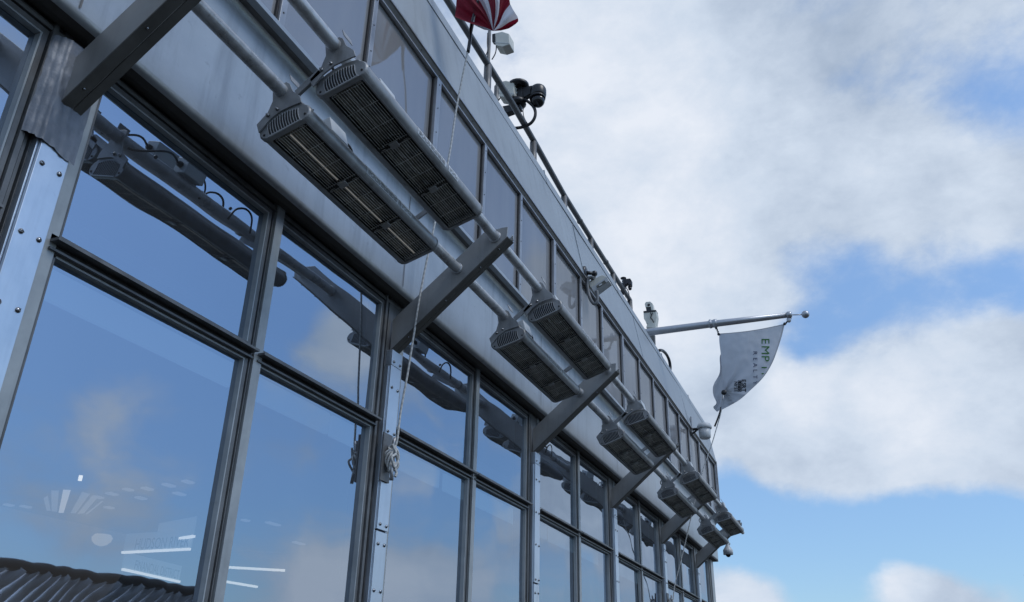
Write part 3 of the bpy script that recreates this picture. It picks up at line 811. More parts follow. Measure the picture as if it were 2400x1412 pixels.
# white pan-tilt camera
X=4.25
O=AX(1524,772,X); t=thing('roof_camera','pale boxy pan and tilt camera with a raised head beside the flagpole base','camera',tuple(O)); L=Local(t,O)
def q7(pts): return [(1360+a/7.06,620+b/7.06) for a,b in pts]
m=poly3(q7([(1090,1045),(1105,990),(1240,970),(1250,1050)]),X,.05); L.part('base',m,M['white'],bevel=.001)
m=poly3(q7([(1043,775),(1250,755),(1265,850),(1245,985),(1095,985),(1070,920),(1052,900)]),X+.002,.06); L.part('body',m,M['white'],bevel=.0015)
m=poly3(q7([(1043,772),(1252,752),(1250,778),(1045,800)]),X-.002,.055); L.part('lid',m,M['black'],bevel=.001)
m=poly3(q7([(1082,705),(1172,690),(1205,765),(1095,785)]),X+.01,.03); L.part('neck',m,M['black'],bevel=.002)
m=poly3(q7([(1065,655),(1085,622),(1155,615),(1192,645),(1212,755),(1180,765),(1165,700),(1078,710)]),X+.004,.05); L.part('head',m,M['white'],bevel=.001)
m=MB(); c=AX(*q7([(1130,668)])[0],X); m.lathe((X+.004,c.y,c.z),[(.010,0),(.007,.002),(0,.002)],(-1,0,0),12); L.part('lens',m,M['black'])
m=poly3(q7([(1165,1170),(1225,1160),(1230,1310),(1195,1290),(1140,1190)]),X+.02,.03); L.part('post',m,M['rail_dark'])
m=MB(); m.tube(smooth([AX(*p,X-.004) for p in q7([(1160,800),(1175,840),(1165,880),(1195,920),(1215,960)])],4),pxr(1.2,X),6); m.tube(smooth([AX(*p,X-.004) for p in q7([(1195,800),(1180,840),(1170,870)])],4),pxr(1.,X),6); L.part('cable',m,M['rubber'])
# loop of cable rising over the parapet
pts=[AY(*p,.0) for p in [(1545,822),(1552,822),(1561,830),(1568,844),(1571,862),(1569,875)]]
m=MB(); m.tube(smooth(pts,5),.010,8); o=build('roof_cable',m,M['rubber'],origin=tuple(pts[0])); tag(o,'arched black cable rising over the parapet past the flagpole','cable')

# floodlight on the parapet face with conduit loops
X=2.62
def qf(pts): return [(1360+a/7.06,620+b/7.06) for a,b in pts]
wallc=AY(1372,640,-.086)
O=wallc; t=thing('floodlight','pale flat floodlight on a black jointed arm fixed to the parapet','floodlight',tuple(O)); L=Local(t,O)
m=MB(); m.lathe((wallc.x,-.080,wallc.z),[(.030,0),(.030,.010),(.016,.014)],(0,-1,0),16); L.part('wall_plate',m,M['black'])
# pick a plane for the lamp a little out from the wall
XL=wallc.x+.02
a=Vector((wallc.x,-.09,wallc.z)); b=AX(1393,642,XL+.01); c=AX(1391,655,XL+.01)
m=MB(); m.tube([a,(a+b)/2,b,c],.0085,8); m.ball(b,.014,0,6); m.ball(c,.012,0,6); L.part('arm',m,M['black'])
lamp=[(165,385),(405,235),(435,205),(470,270),(290,400),(225,455)]
m=poly3(qf([(130,290),(350,180),(430,200),(445,215),(180,385),(165,375)]),XL+.002,.055); L.part('housing',m,M['white'],bevel=.001)
m=poly3(qf([(180,385),(437,203),(472,268),(222,455)]),XL,.05); L.part('face',m,M['whitegrey'],bevel=.0006)
m=poly3(qf([(262,360),(400,262),(430,300),(282,395)]),XL-.0022,.003); L.part('lens',m,M['reflector'])
m=poly3(qf([(305,345),(350,312),(362,330),(315,362)]),XL-.0035,.003); L.part('lens_block',m,M['label'])
def loop(pts,r,X): 
    m=MB(); m.tube(smooth([AX(*p,X) for p in qf(pts)],6),r,8); return m
m=loop([(225,225),(180,215),(135,240),(118,310),(125,420),(150,530),(195,620),(240,655),(275,620),(285,540),(272,440)],.0075,XL-.01); L.part('conduit',m,M['grey_cable'])

# bucket-shaped white housing
p0=AY(1618,1000,-.085)
XB=p0.x-.02
O=p0; t=thing('sensor_housing','white lidded bucket housing held out on a short arm near the roof corner','sensor',tuple(O)); L=Local(t,O)
def qb(a,b): return (1480+a/3.716,680+b/3.716)
XB=4.75
c=AX(*qb(637,1225),XB); rr=(AX(*qb(698,1190),XB)-AX(*qb(577,1190),XB)).length/2
m=MB(); m.lathe(c,[(rr*.62,-rr*1.2),(rr*.80,-rr*1.05),(rr*.9,rr*.35)],(0,0,1),28); L.part('bucket',m,M['whitegrey'])
m=MB(); m.lathe(c,[(rr*1.0,rr*.25),(rr*1.06,rr*.32),(rr*1.06,rr*.62),(rr*.9,rr*.95),(rr*.4,rr*1.12),(0,rr*1.15)],(0,0,1),28); L.part('lid',m,M['whitegrey'])
wb=Vector((XB,-.088,c.z+rr*.35))
m=MB(); m.tube([wb,Vector((c.x,c.y+rr*.9,c.z+rr*.35))],.009,8); m.tube([wb+Vector((0,0,-.03)),Vector((c.x,c.y+rr*.9,c.z+rr*.30))],.006,6); L.part('arm',m,M['black'])
m=MB(); m.box(XB-.02,XB+.02,-.092,-.084,c.z-.01,c.z+.10); L.part('wall_plate',m,M['strip'],bevel=.001)
# hanging dome camera at the last bracket
XD=5.02
c=AX(1706,1290,XD)
O=c; t=thing('dome_camera','pale pendant dome camera hanging below the corner bracket against the sky','camera',tuple(O)); L=Local(t,O)
r1=(AX(1718,1296,XD)-AX(1694,1296,XD)).length/2*.95
m=MB(); m.lathe(c,[(r1,-r1*.9),(r1*1.02,-r1*.1),(r1*.95,r1*.10),(r1*.5,r1*.75),(r1*.32,r1*1.2),(r1*.3,r1*1.4)],(0,0,1),24); L.part('housing',m,M['whitegrey'])
m=MB(); m.ball(c+Vector((0,0,-r1*.92)),r1*.52,0,12); L.part('dome',m,M['dome'])
m=MB(); m.tube([c+Vector((0,0,r1*1.3)),c+Vector((0,0,r1*2.2)),Vector((XD,c.y,.95))],r1*.22,8); L.part('stem',m,M['black'])

# ------------------------------------------------------------------ flagpole, flags, ropes
def flagpole(label, X, y1, ball_y):
    z=2.037
    O=(X,.03,z); t=thing('flagpole',label,'flagpole',O,'outrigger flagpoles'); L=Local(t,O)
    m=MB(); m.tube([(X,.9,z),(X,.03,z),(X,-.38,z-.002),(X,y1,z-.010)],.02,20,rs=[.024,.0235,.021,.0155]); L.part('pole',m,M['alu'])
    m=MB(); m.lathe((X,-.365,z-.001),[(.020,-.0),(.0265,.002),(.0265,.014),(.024,.016),(.024,.028),(.0268,.030),(.0268,.046),(.021,.048)],(0,-1,0),20)
    for a in (0,1.6,3.1,4.6): m.ball((X+.0265*cos(a),-.372,z+.0265*sin(a)),.004,0,5)
    L.part('collar',m,M['alu'])
    m=MB(); m.lathe((X,y1+.010,z-.010),[(.016,0),(.021,.004),(.021,.022),(.012,.030)],(0,-1,0),16); m.ball((X,y1+.001,z-.040),.013,0,8,(.6,1,1.4)); L.part('truck',m,M['alu'])
    m=MB(); m.tube([(X,y1-.01,z-.011),(X,ball_y+.02,z-.018)],.0035,8); L.part('spindle',m,M['alu'])
    m=MB(); m.ball((X,ball_y,z-.020),.0225,0,16); L.part('ball_finial',m,M['alu'])
    return t
flagpole('silver outrigger flagpole with a ball tip carrying the white lettered flag',4.0,-.822,-.915)

# white flag: surveyed outline, slightly bellied sheet
XF=4.0
def qz(a,b): return (1480+a/3.716,680+b/3.716)
leftc=[(765,380),(765,450),(778,560),(785,650),(795,760),(805,860),(800,940),(760,1045)]
rightc=[(1335,295),(1310,400),(1272,520),(1225,640),(1150,760),(1040,870),(930,965),(775,1050)]
def lerp(a,b,t): return (a[0]+(b[0]-a[0])*t,a[1]+(b[1]-a[1])*t)
def curve(pts,t):
    n=len(pts)-1; f=min(t*n,n-1e-6); i=int(f); u=f-i
    p0=pts[max(i-1,0)];p1=pts[i];p2=pts[i+1];p3=pts[min(i+2,n)]
    return tuple(.5*((2*p1[k])+(-p0[k]+p2[k])*u+(2*p0[k]-5*p1[k]+4*p2[k]-p3[k])*u*u+(-p0[k]+3*p1[k]-3*p2[k]+p3[k])*u**3) for k in (0,1))
def belly(a,b):
    # ripples of the cloth as a function of flag position (zoomed survey coordinates)
    d=((a-805)**2+(b-890)**2)**.5; an=math.atan2(b-890,a-805)
    return .05*sin((a-760)/570*pi)*(1-abs((b-650)/400)**2*.5) + .022*sin(an*9)*math.exp(-d/210) + .008*sin(a/60+b/85) + .009*sin(an*16)*math.exp(-d/320) + .004*mnoise.noise(Vector((a/45,b/45,2)))
def FP(a,b,off=0.):
    X=XF-belly(a,b)*.9-off
    return AX(*qz(a,b),X)
O=FP(765,380)
t=thing('lettered_flag','white flag with green and navy lettering hanging from the silver pole','flag',tuple(O)); L=Local(t,O)
m=MB(); nu,nv=40,44
for j in range(nv+1):
    v=j/nv; l=curve(leftc,v); r=curve(rightc,v)
    for i in range(nu+1):
        u=i/nu; p=lerp(l,r,u); top=-sin(pi*u)*-14*(1-v)**3
        m.v.append(tuple(FP(p[0],p[1]+top)))
for j in range(nv):
    for i in range(nu):
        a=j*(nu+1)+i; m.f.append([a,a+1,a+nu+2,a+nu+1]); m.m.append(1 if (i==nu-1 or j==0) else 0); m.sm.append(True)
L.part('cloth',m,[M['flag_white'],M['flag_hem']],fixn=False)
# folded back corner to the left of the tie
m=MB(); fold_l=[(775,560),(768,600),(772,680),(762,740),(722,810),(708,860),(714,920),(740,985),(712,1022),(745,1062)]
fold_r=[(778,565),(786,620),(792,690),(797,760),(802,800),(806,850),(805,900),(790,960),(785,1010),(762,1052)]
for j in range(31):
    v=j/30; l=curve(fold_l,v); r=curve(fold_r,v)
    for i in range(9):
        p=lerp(l,r,i/8); X=XF+.012+.02*sin(pi*i/8)+.006*sin(v*20+i)
        m.v.append(tuple(AX(*qz(*p),X)))
for j in range(30):
    for i in range(8):
        a=j*9+i; m.f.append([a,a+1,a+10,a+9]); m.m.append(0); m.sm.append(True)
L.part('folded_corner',m,[M['flag_white']],fixn=False)
# printed lettering
def text_mesh(s, bold=0.):
    cu=bpy.data.curves.new('t','FONT'); cu.body=s; cu.size=1; cu.offset=bold; cu.resolution_u=4; cu.align_x='LEFT'
    ob=bpy.data.objects.new('t',cu); COL.objects.link(ob)
    dg=bpy.context.evaluated_depsgraph_get(); me=bpy.data.meshes.new_from_object(ob.evaluated_get(dg))
    bpy.data.objects.remove(ob); bpy.data.curves.remove(cu)
    # subdivide a little so letters follow the cloth
    import bmesh
    bm=bmesh.new(); bm.from_mesh(me); bmesh.ops.triangulate(bm,faces=bm.faces); bmesh.ops.subdivide_edges(bm,edges=[e for e in bm.edges if e.calc_length()>.15],cuts=2,use_grid_fill=True); bmesh.ops.triangulate(bm,faces=bm.faces)
    vs=[tuple(v.co) for v in bm.verts]; fs=[[v.index for v in f.verts] for f in bm.faces]; bm.free(); bpy.data.meshes.remove(me)
    return vs,fs
def flag_text(s, x_base, x_cap, y0, y1, mat, name, bold=0., spread=0., clip=None, off=.004):
    """letters read downwards: caps point to +a, advance along +b. Each letter spaced evenly"""
    m=MB(); n=len(s); step=(y1-y0)/n
    for i,ch in enumerate(s):
        vs,fs=text_mesh(ch,bold)
        w=max(v[0] for v in vs); w0=min(v[0] for v in vs); hcap=.70
        sc=(x_cap-x_base)/hcap*spread
        lw=(w-w0)*sc*.95
        c=y0+step*(i+.5)
        out=[]
        for v in vs:
            a=x_base+(x_cap-x_base)*v[1]/hcap; b=c-lw/2+(v[0]-w0)*sc*.95
            out.append((a,b))
        keep=[f for f in fs if clip is None or all(clip(*out[q]) for q in f)]
        m.add([tuple(FP(a,b,off)) for a,b in out],keep)
    L.part(name,m,mat,fixn=False)
def clipR(a,b):
    # inside the flag's right edge
    for i in range(len(rightc)-1):
        if rightc[i][1]<=b<=rightc[i+1][1]:
            t_=(b-rightc[i][1])/(rightc[i+1][1]-rightc[i][1]); return a< rightc[i][0]+(rightc[i+1][0]-rightc[i][0])*t_-6
    return False
flag_text('EMPIR',1133,1203,410,790,M['green_ink'],'lettering',.0,1.12,clipR)
flag_text('REALTY',1060,1096,525,835,M['navy_ink'],'lettering',.004,1.1,clipR)
flag_text('ESRT',962,997,778,886,M['black_ink'],'lettering',.03,1.0,clipR)
flag_text('NYSE',894,922,800,892,M['black_ink'],'lettering',.025,1.0,clipR)
m=MB(); n=10
for i in range(n+1):
    b=788+98*i/n
    for a in (926,958): m.v.append(tuple(FP(a,b,.003)))
for i in range(n): m.f.append([2*i,2*i+1,2*i+3,2*i+2]); m.m.append(0); m.sm.append(True)
L.part('lettering_box',m,M['black_ink'],fixn=False)
flag_text('LISTED',931,953,790,884,M['flag_white'],'lettering',.01,.8,clipR,off=.0065)
# clips at the corners
m=MB()
for a,b in (((742,335),(762,388)),((1388,250),(1336,298))):
    pts=[FP(*lerp(a,b,q/8)) for q in range(9)]
    pts=[p+Vector((.004*sin(q*2.2),.003*cos(q*2.2),0)) for q,p in enumerate(pts)]
    m.tube(pts,.0045,6); m.ball(pts[0],.007,0,5); m.ball(pts[-1],.009,0,5)
m.ball(FP(805,893,.006),.016,0,6,(.6,1,1)); 
L.part('snap_hook',m,M['black'])

# striped flag, only its gathered foot hangs into view
XU=1.0
def qs(a,b): return (1000+a/4.153,b/4.153)
tip=(648,304)
B=[(722,300),(800,280),(862,240),(895,208),(885,165),(862,130),(835,85),(812,40),(800,-40),(760,-260),(660,-420),(560,-460),(470,-470),(380,-440),(320,-330),(296,-120),(290,0),(284,90),(275,166),(340,192),(430,222),(480,255),(560,292)]
cum=[0]
for i in range(1,len(B)): cum.append(cum[-1]+math.dist(B[i],B[i-1]))
colr=[(0,'r'),(.105,'w'),(.185,'r'),(.30,'w'),(.40,'r'),(.50,'w'),(.60,'r'),(.915,'w')]
O=AX(*qs(*tip),XU); t=thing('striped_flag','red and white striped flag gathered to a point, hanging at the top edge','flag',tuple(O)); L=Local(t,O)
m=MB(); ns=120; nr=14
def Bp(s):
    d=s*cum[-1]
    for i in range(len(B)-1):
        if cum[i+1]>=d: 
            f=(d-cum[i])/(cum[i+1]-cum[i]); return lerp(B[i],B[i+1],f)
    return B[-1]
for i in range(ns+1):
    s=i/ns; bp_=Bp(s)
    for j in range(nr+1):
        r=j/nr; p=lerp(tip,bp_,r)
        nx_,ny_=-(bp_[1]-tip[1]),bp_[0]-tip[0]; ln=max((nx_**2+ny_**2)**.5,1)
        amp=22*sin(pi*min(r*1.0,1))*sin(pi*s)*sin(r*5.2+.6)
        a=p[0]+nx_/ln*amp*(1 if ln>150 else 0); b=p[1]+ny_/ln*amp*(1 if ln>150 else 0)
        X=XU+(.016*sin(s*34)+.010*sin(s*61+2))*min(1,r*2.2)-.012*r
        m.v.append(tuple(AX(*qs(a,b),X)))
for i in range(ns):
    s=(i+.5)/ns; cc='r'
    for st_,c_ in colr:
        if s>=st_: cc=c_
    for j in range(nr):
        a=i*(nr+1)+j; m.f.append([a,a+nr+1,a+nr+2,a+1]); m.m.append(0 if cc=='r' else 1); m.sm.append(True)
L.part('cloth',m,[M['flag_red'],M['flag_pale']],fixn=False)

def rope(label, X, pts, cleat, sleeve):
    P=[AX(*p,X) for p in pts]
    O=AX(*cleat,X); t=thing('halyard_rope',label,'rope',tuple(P[-1]),'flag halyards tied to wall cleats'); L=Local(t,P[-1])
    m=MB(); m.tube(smooth(P,8),.0027,8); L.part('line',m,M['rope'])
    if sleeve:
        q=[AX(*p,X) for p in sleeve]; m=MB(); m.tube(smooth(q,4),.0052,8,rs=None); L.part('sleeve',m,M['black'])
    return t
rope('long white rope from the striped flag down to the near wall cleat',1.0,[(1122,-40),(1119,4),(1096,122),(1082,190),(1068,265),(1051,375),(1007,580),(985,690),(958,860),(940,960),(931,1030),(925,1050)],(918,1070),[(1119,4),(1113,30),(1105,60),(1102,90),(1097,123)])
rope('thin rope from the white flag down to the far wall cleat',4.0,[(1694,925),(1690,965),(1677,1012),(1668,1042),(1645,1110),(1625,1190),(1602,1290),(1583,1365),(1578,1400),(1576,1420)],(1572,1400),[(1690,955),(1687,968),(1681,985),(1675,1000)])
def cleat(label, x, z, seed):
    O=(x,-.02,z); t=thing('rope_cleat',label,'cleat',O,'wall cleats wrapped with rope'); L=Local(t,O)
    rr=random.Random(seed)
    m=MB(); m.box(x-.014,x+.026,-.0225,-.0180,z-.058,z+.055,0); L.part('back_plate',m,M['frame'],bevel=.0006)
    m=MB(); m.tube([(x+.006,-.040,z+.045),(x+.006,-.038,z+.03),(x+.006,-.036,z),(x+.006,-.038,z-.03),(x+.006,-.041,z-.056)],.0042,8); m.tube([(x+.006,-.02,z+.01),(x+.006,-.04,z+.01)],.006,8); m.tube([(x+.006,-.02,z-.01),(x+.006,-.04,z-.01)],.006,8); L.part('horn',m,M['strip'])
    m=MB()
    for i in range(5):
        w=.0072+.0019*i; hh=.021+.0025*i-.002*(i%2); ox=x+.010+(i-2)*.0012; yy=-.030-.0038*(i%3)
        pts=[]
        for q in range(33):
            a=2*pi*q/32; cross=(1 if i%2==0 else -1)
            px=ox+w*sin(a)*(1 if i<3 else cross*.8)+.004*sin(2*a+i)
            pz=z-.004+hh*cos(a)
            pts.append((px,yy-.006*cos(a*2+i)-.004*sin(a),pz))
        m.tube(pts,.0029,8)
    for q in (1,-1):
        pts=smooth([(x-.006*q,-.042,z+.026),(x+.006,-.046,z+.006),(x+.014*q+.004,-.045,z-.008),(x+.010,-.043,z-.027)],6); m.tube(pts,.0028,8)
    m.tube(smooth([(x+.012,-.042,z-.028),(x+.019,-.044,z-.036),(x+.016,-.043,z-.046)],5),.0034,8)
    L.part('rope_wrap',m,M['rope'])
    return t
cl=AY(921,1072,-.035)
cleat('near wall cleat wrapped in many turns of white rope, on the pale cover plate',.992,cl.z,1)
cleat('far wall cleat at the bottom edge with a darker rope bundle',4.0,.452,2)

# ------------------------------------------------------------------ things inside the lower room
def lit_sign(word, p0, p1, z, h, mat_face, label):
    a=AZp(*p0,z); b=AZp(*p1,z)
    # keep both ends in the room
    d=(b-a); 
    O=a; t=thing('lit_sign',label,'sign',tuple(a),'lit direction signs inside the lower window'); L=Local(t,a)
    n=Vector((d.y,-d.x,0)).normalized()      # towards the glass
    if n.y>0: n=-n
    c=(a+b)/2
    m=MB(); m.obox(c+Vector((0,0,h*.5+.004)),d/2,n*.003,Vector((0,0,h/2)),0); L.part('face',m,mat_face)
    m=MB(); m.obox(c+n*.004,d/2,n*.005,Vector((0,0,.0035)),0); L.part('light_strip',m,M['glow_strip'])
    if word:
        vs,fs=text_mesh(word,.01); w=max(v[0] for v in vs)
        ln=d.length*(.80 if len(word)>6 else .5); sc=ln/w; x0=d.length*.97-ln; u=d.normalized(); hh=h*.62/.72
        m=MB(); m.add([tuple(a+u*(x0+v[0]*sc)+Vector((0,0,.008+v[1]*hh))+n*.0045) for v in vs],fs)
        L.part('lettering',m,M['letter'],fixn=False)
    return t
lit_sign('NEW',(366,1271),(452,1257),.42,.055,M['glow_panel'],'uppermost lit sign inside the lower left window, slanting up')
lit_sign('HUDSON RIVER',(289,1296),(447,1288),.385,.055,M['glow_panel'],'lit HUDSON RIVER sign inside the lower left window')
lit_sign('FINANCIAL DISTRICT',(285,1335),(418,1364),.34,.050,M['glow_panel'],'lit FINANCIAL DISTRICT sign, lowest in the left window')
lit_sign('HIGH LINE',(525,1330),(668,1338),.36,.05,M['dark_int'],'lit HIGH LINE sign right of the mullion')
lit_sign(None,(522,1363),(600,1376),.33,.03,M['dark_int'],'short unlettered lit strip below the right-hand sign')
for i_,(p_,L_) in enumerate([((230,1168),.05),((262,1160),.06),((300,1150),.05),((345,1148),.06),((395,1140),.07),((440,1132),.06),((20,1186),.05),((60,1190),.06),((255,1192),.05),((330,1170),.06),((420,1160),.07),((640,1230),.12),((575,1222),.05),((700,1275),.12)]):
    a=AZp(p_[0],p_[1],.62)
    if a.y>2.15 or a.y<.1: a=AY(p_[0],p_[1],2.0)
    L_*=.32; m=MB(); m.box(a.x-L_,a.x+L_,a.y-.012,a.y+.012,a.z,a.z+.006); o=build('ceiling_light',m,M['glow_ray_dim'],origin=tuple(a)); tag(o,'small pale ceiling light deep inside the lower room','light','ceiling lights inside the lower room')
a=AY(566,1152,1.4); b=AY(722,1116,1.4); m=MB(); m.tube([a,b],.012,8); o=build('light_beam',m,M['glow_ray'],origin=tuple(a)); tag(o,'long soft diagonal light bar behind the second lower window','light')
m=MB(); a=AY(150,1215,2.15); m.lathe((a.x,2.15,a.z),[(.0,0),(.42,.004)],(0,-1,0),28); o=build('wall_wash',m,emit('warm_wash',(1,.80,.66),.05),origin=(a.x,2.15,a.z)); tag(o,'faint warm pool of light on the inner wall around the fan of rays','light')  # emissive disc added to paint a warm glow on the wall
# sunburst relief
Yb=1.6
O=AY(160,1215,Yb); t=thing('sunburst_relief','fan of six pale rays on the inner wall behind the lower left window','wall relief',tuple(O)); L=Local(t,O)
rays=[((103,1168),(112,1162),(119,1198),(110,1197),1),((121,1150),(138,1150),(134,1200),(122,1199),1),((149,1148),(166,1149),(149,1203),(138,1202),0),((194,1152),(213,1155),(177,1204),(166,1203),1),((217,1162),(234,1161),(196,1204),(182,1205),2),((238,1175),(243,1175),(206,1205),(200,1206),2)]
for a,b,c,d,br in rays:
    m=MB(); q=[AY(*p,Yb) for p in (a,b,c,d)]; m.v=[tuple(p) for p in q]+[tuple(p+Vector((0,.002,0))) for p in q]
    m.f=[[0,1,2,3],[7,6,5,4],[0,4,5,1],[1,5,6,2],[2,6,7,3],[3,7,4,0]]; m.m=[0]*6; m.sm=[False]*6
    L.part('ray',m,M['glow_ray'] if br==0 else M['glow_ray_dim'])
lp=AY(187,1127,1.2); m=MB(); m.tube([tuple(lp),tuple(lp+Vector((0,0,.016)))],.006,10); o=build('downlight',m,M['glow_lamp'],origin=tuple(lp)); tag(o,'tiny warm ceiling downlight above the fan of rays','light')
lp=AY(237,1272,1.0); m=MB(); m.lathe(lp,[(.004,-.010),(.016,-.006),(.026,.004),(.028,.014),(.022,.022)],(0,0,1),16); 
o=build('wall_lamp',m,emit('warm_shade',(1,.80,.58),.5),origin=tuple(lp)); tag(o,'warm glowing shade lamp inside, between the rays and the signs','lamp')

# ------------------------------------------------------------------ deck, parapet wall, fence, far ground
m=MB(); m.box(-9,5.62,-1.72,.06,-.70,-.6667); build('deck_floor',m,M['deck'],kind='structure')
m=MB(); m.box(-9,5.62,-1.72,-1.56,-.6667,-.18); m.box(-9,5.64,-1.75,-1.53,-.18,-.14); o=build('parapet_wall',m,M['stone'],origin=(0,-1.64,-.66)); tag(o,'stone parapet wall at the outer edge of the deck','wall')
FY=-1.50
t=thing('deck_fence','curved steel safety fence along the deck edge, mirrored in the lower panes','fence',(0,FY,-.14)); L=Local(t,(0,FY,-.14))
zt=.350
bars=MB(); x=-3.0; i=0
while x<2.1:
    for dx,wd in ((0,.022),(.056,.017)):
        pts=[]
        for q in range(11):
            f=q/10; z=-.14+(zt+.125)*f
            yy=FY-.09+.085*max(0,(f-.55)/.45)**1.7*1.6; xx=x+dx+.055*max(0,(f-.6)/.4)**2
            pts.append((xx,yy,z))
        bars.tube(pts,wd,10)
    x+=.108; i+=1
L.part('slats',bars,M['fence'],fixn=False)
m=MB(); pts=[]; x=-3.0
while x<2.2:
    pts.append((x,FY+.045,zt-.018+.005*abs(sin(x/.108*pi)))); x+=.02
m.tube(pts,.017,8)
L.part('cap_rail',m,M['fence_cap'])
m=MB(); m.add([(-9000,-9000,-130),(9000,-9000,-130),(9000,9000,-130),(-9000,9000,-130)],[(0,1,2,3)]); build('ground',m,M['city'],kind='structure',fixn=False)
# tower below the deck
m=MB(); m.box(-12,5.5,-1.70,14,-130,-.70); o=build('tower_shaft',m,M['stone'],origin=(0,0,-130)); tag(o,'limestone tower shaft carrying the deck and observatory','tower')

# ------------------------------------------------------------------ world
w=bpy.data.worlds.new('World'); scene.world=w; w.use_nodes=True
N=w.node_tree.nodes; Lk=w.node_tree.links
bg=N['Background']; bg.inputs['Strength'].default_value=.1
SUN_EL=R(52); sun_dir=Vector((-.10,-.70,0)).normalized(); sun_dir=Vector((sun_dir.x*cos(SUN_EL),sun_dir.y*cos(SUN_EL),sin(SUN_EL)))
sky=N.new('ShaderNodeTexSky'); sky.sky_type='NISHITA'; sky.sun_disc=False; sky.sun_elevation=SUN_EL
sky.sun_rotation=math.atan2(sun_dir.x,sun_dir.y); sky.altitude=320; sky.air_density=1.0; sky.dust_density=.6; sky.ozone_density=1.6
tc=N.new('ShaderNodeTexCoord'); D=tc.outputs['Generated']
def math_(op,a,b=None,clamp=False):
    n=N.new('ShaderNodeMath'); n.operation=op; n.use_clamp=clamp
    for i,v in enumerate((a,b)):
        if v is None: continue
        if hasattr(v,'links') or hasattr(v,'is_linked'): Lk.new(v,n.inputs[i])
        else: n.inputs[i].default_value=v
    return n.outputs[0]
def noise_(scale,detail,rough,vec,off=(0,0,0),dist=0.,stretch=(1,1,1)):
    mp=N.new('ShaderNodeMapping'); mp.inputs['Location'].default_value=off; mp.inputs['Scale'].default_value=stretch; Lk.new(vec,mp.inputs['Vector'])
    n=N.new('ShaderNodeTexNoise'); n.inputs['Scale'].default_value=scale; n.inputs['Detail'].default_value=detail; n.inputs['Roughness'].default_value=rough; n.inputs['Distortion'].default_value=dist
    Lk.new(mp.outputs['Vector'],n.inputs['Vector']); return n
# warp directions so cloud masses get ragged edges
wn=noise_(3.2,6,.6,D,(3,1,2))
sub=N.new('ShaderNodeVectorMath'); sub.operation='SUBTRACT'; Lk.new(wn.outputs['Color'],sub.inputs[0]); sub.inputs[1].default_value=(.5,.5,.5)
scl=N.new('ShaderNodeVectorMath'); scl.operation='SCALE'; Lk.new(sub.outputs[0],scl.inputs[0]); scl.inputs['Scale'].default_value=.15
add=N.new('ShaderNodeVectorMath'); add.operation='ADD'; Lk.new(D,add.inputs[0]); Lk.new(scl.outputs[0],add.inputs[1])
nrm=N.new('ShaderNodeVectorMath'); nrm.operation='NORMALIZE'; Lk.new(add.outputs[0],nrm.inputs[0]); DW=nrm.outputs[0]
def blobs(lst, base, vec):
    acc=None
    for (px,py,rad,wgt,mir) in lst:
        d=ray(px,py).normalized()
        if mir: d=Vector((d.x,-d.y,d.z))
        sg=rad/CF
        dt=N.new('ShaderNodeVectorMath'); dt.operation='DOT_PRODUCT'; Lk.new(vec,dt.inputs[0]); dt.inputs[1].default_value=d
        a=math_('SUBTRACT',dt.outputs['Value'],1.0); a=math_('MULTIPLY',a,2.0/(sg*sg)/1.0); a=math_('MAXIMUM',a,-30.)
        e=math_('EXPONENT',a); e=math_('MULTIPLY',e,wgt)
        acc=e if acc is None else math_('ADD',acc,e)
    return math_('ADD',acc,base)
# cloud masses, by direction of view: (survey x, y, radius, weight, seen in reflection)
cov=[(1270,290,70,-.35,0),(1560,640,60,-.35,0),(1480,560,60,-.2,0),(1840,360,80,-.2,0),(1350,150,420,.55,0),(1500,450,300,.45,0),(1700,150,320,.35,0),(1950,350,300,.32,0),(2300,520,300,.45,0),(2350,60,260,.20,0),(1450,760,240,.45,0),(1640,640,150,.45,0),
 (1960,640,110,-.65,0),(1830,580,80,-.4,0),(1890,790,70,-.5,0),(2110,770,150,-.6,0),(1950,830,100,-.55,0),(2330,720,130,-.3,0),(2380,215,110,-.4,0),(2050,170,130,-.25,0),(2240,270,90,-.15,0),
 (1880,930,140,.75,0),(2080,980,200,.75,0),(2330,900,230,.75,0),(2200,1010,170,.6,0),(1780,1060,130,.45,0),(1700,930,110,.35,0),(2000,1130,120,.35,0),(2300,800,120,.3,0),
 (1740,1230,110,-.9,0),(1900,1250,110,-.9,0),(2060,1240,110,-1.0,0),(2220,1230,110,-1.0,0),(2370,1225,110,-.9,0),(2230,720,100,-.6,0),(2350,700,80,-.5,0),(1720,1140,70,-.5,0),(2100,1335,55,.8,0),(2180,1370,60,.75,0),(2260,1400,70,.7,0),(1955,1315,42,.42,0),(1770,1385,70,.75,0),(1700,1400,60,.5,0),(1900,1400,70,-.3,0),
 (560,520,420,-.62,1),(200,800,420,-.50,1),(1050,1150,250,-.3,1),(1320,1120,110,1.2,1),(1480,1240,100,1.1,1),(1600,1300,60,1.0,1),(1000,1350,90,.5,1),(760,800,110,1.0,1),(700,1050,60,.3,1),(250,940,80,.6,1),(180,1180,130,.75,1),(760,1370,110,1.2,1),(950,1380,100,.9,1),(960,1090,60,.5,1),(60,1000,90,.3,1),(1180,1250,80,.5,1),(330,620,200,-.3,1),(1300,1180,80,.35,1),(1380,1000,60,.3,1),
 (1340,700,120,.7,1),(1600,1000,160,.7,1),(1500,800,90,-.5,1),(1180,470,160,-.35,1),(900,250,220,-.3,1),(1250,620,60,.25,1),(60,150,120,.4,1)]
scl2=N.new('ShaderNodeVectorMath'); scl2.operation='SCALE'; Lk.new(sub.outputs[0],scl2.inputs[0]); scl2.inputs['Scale'].default_value=.07
add2=N.new('ShaderNodeVectorMath'); add2.operation='ADD'; Lk.new(D,add2.inputs[0]); Lk.new(scl2.outputs[0],add2.inputs[1])
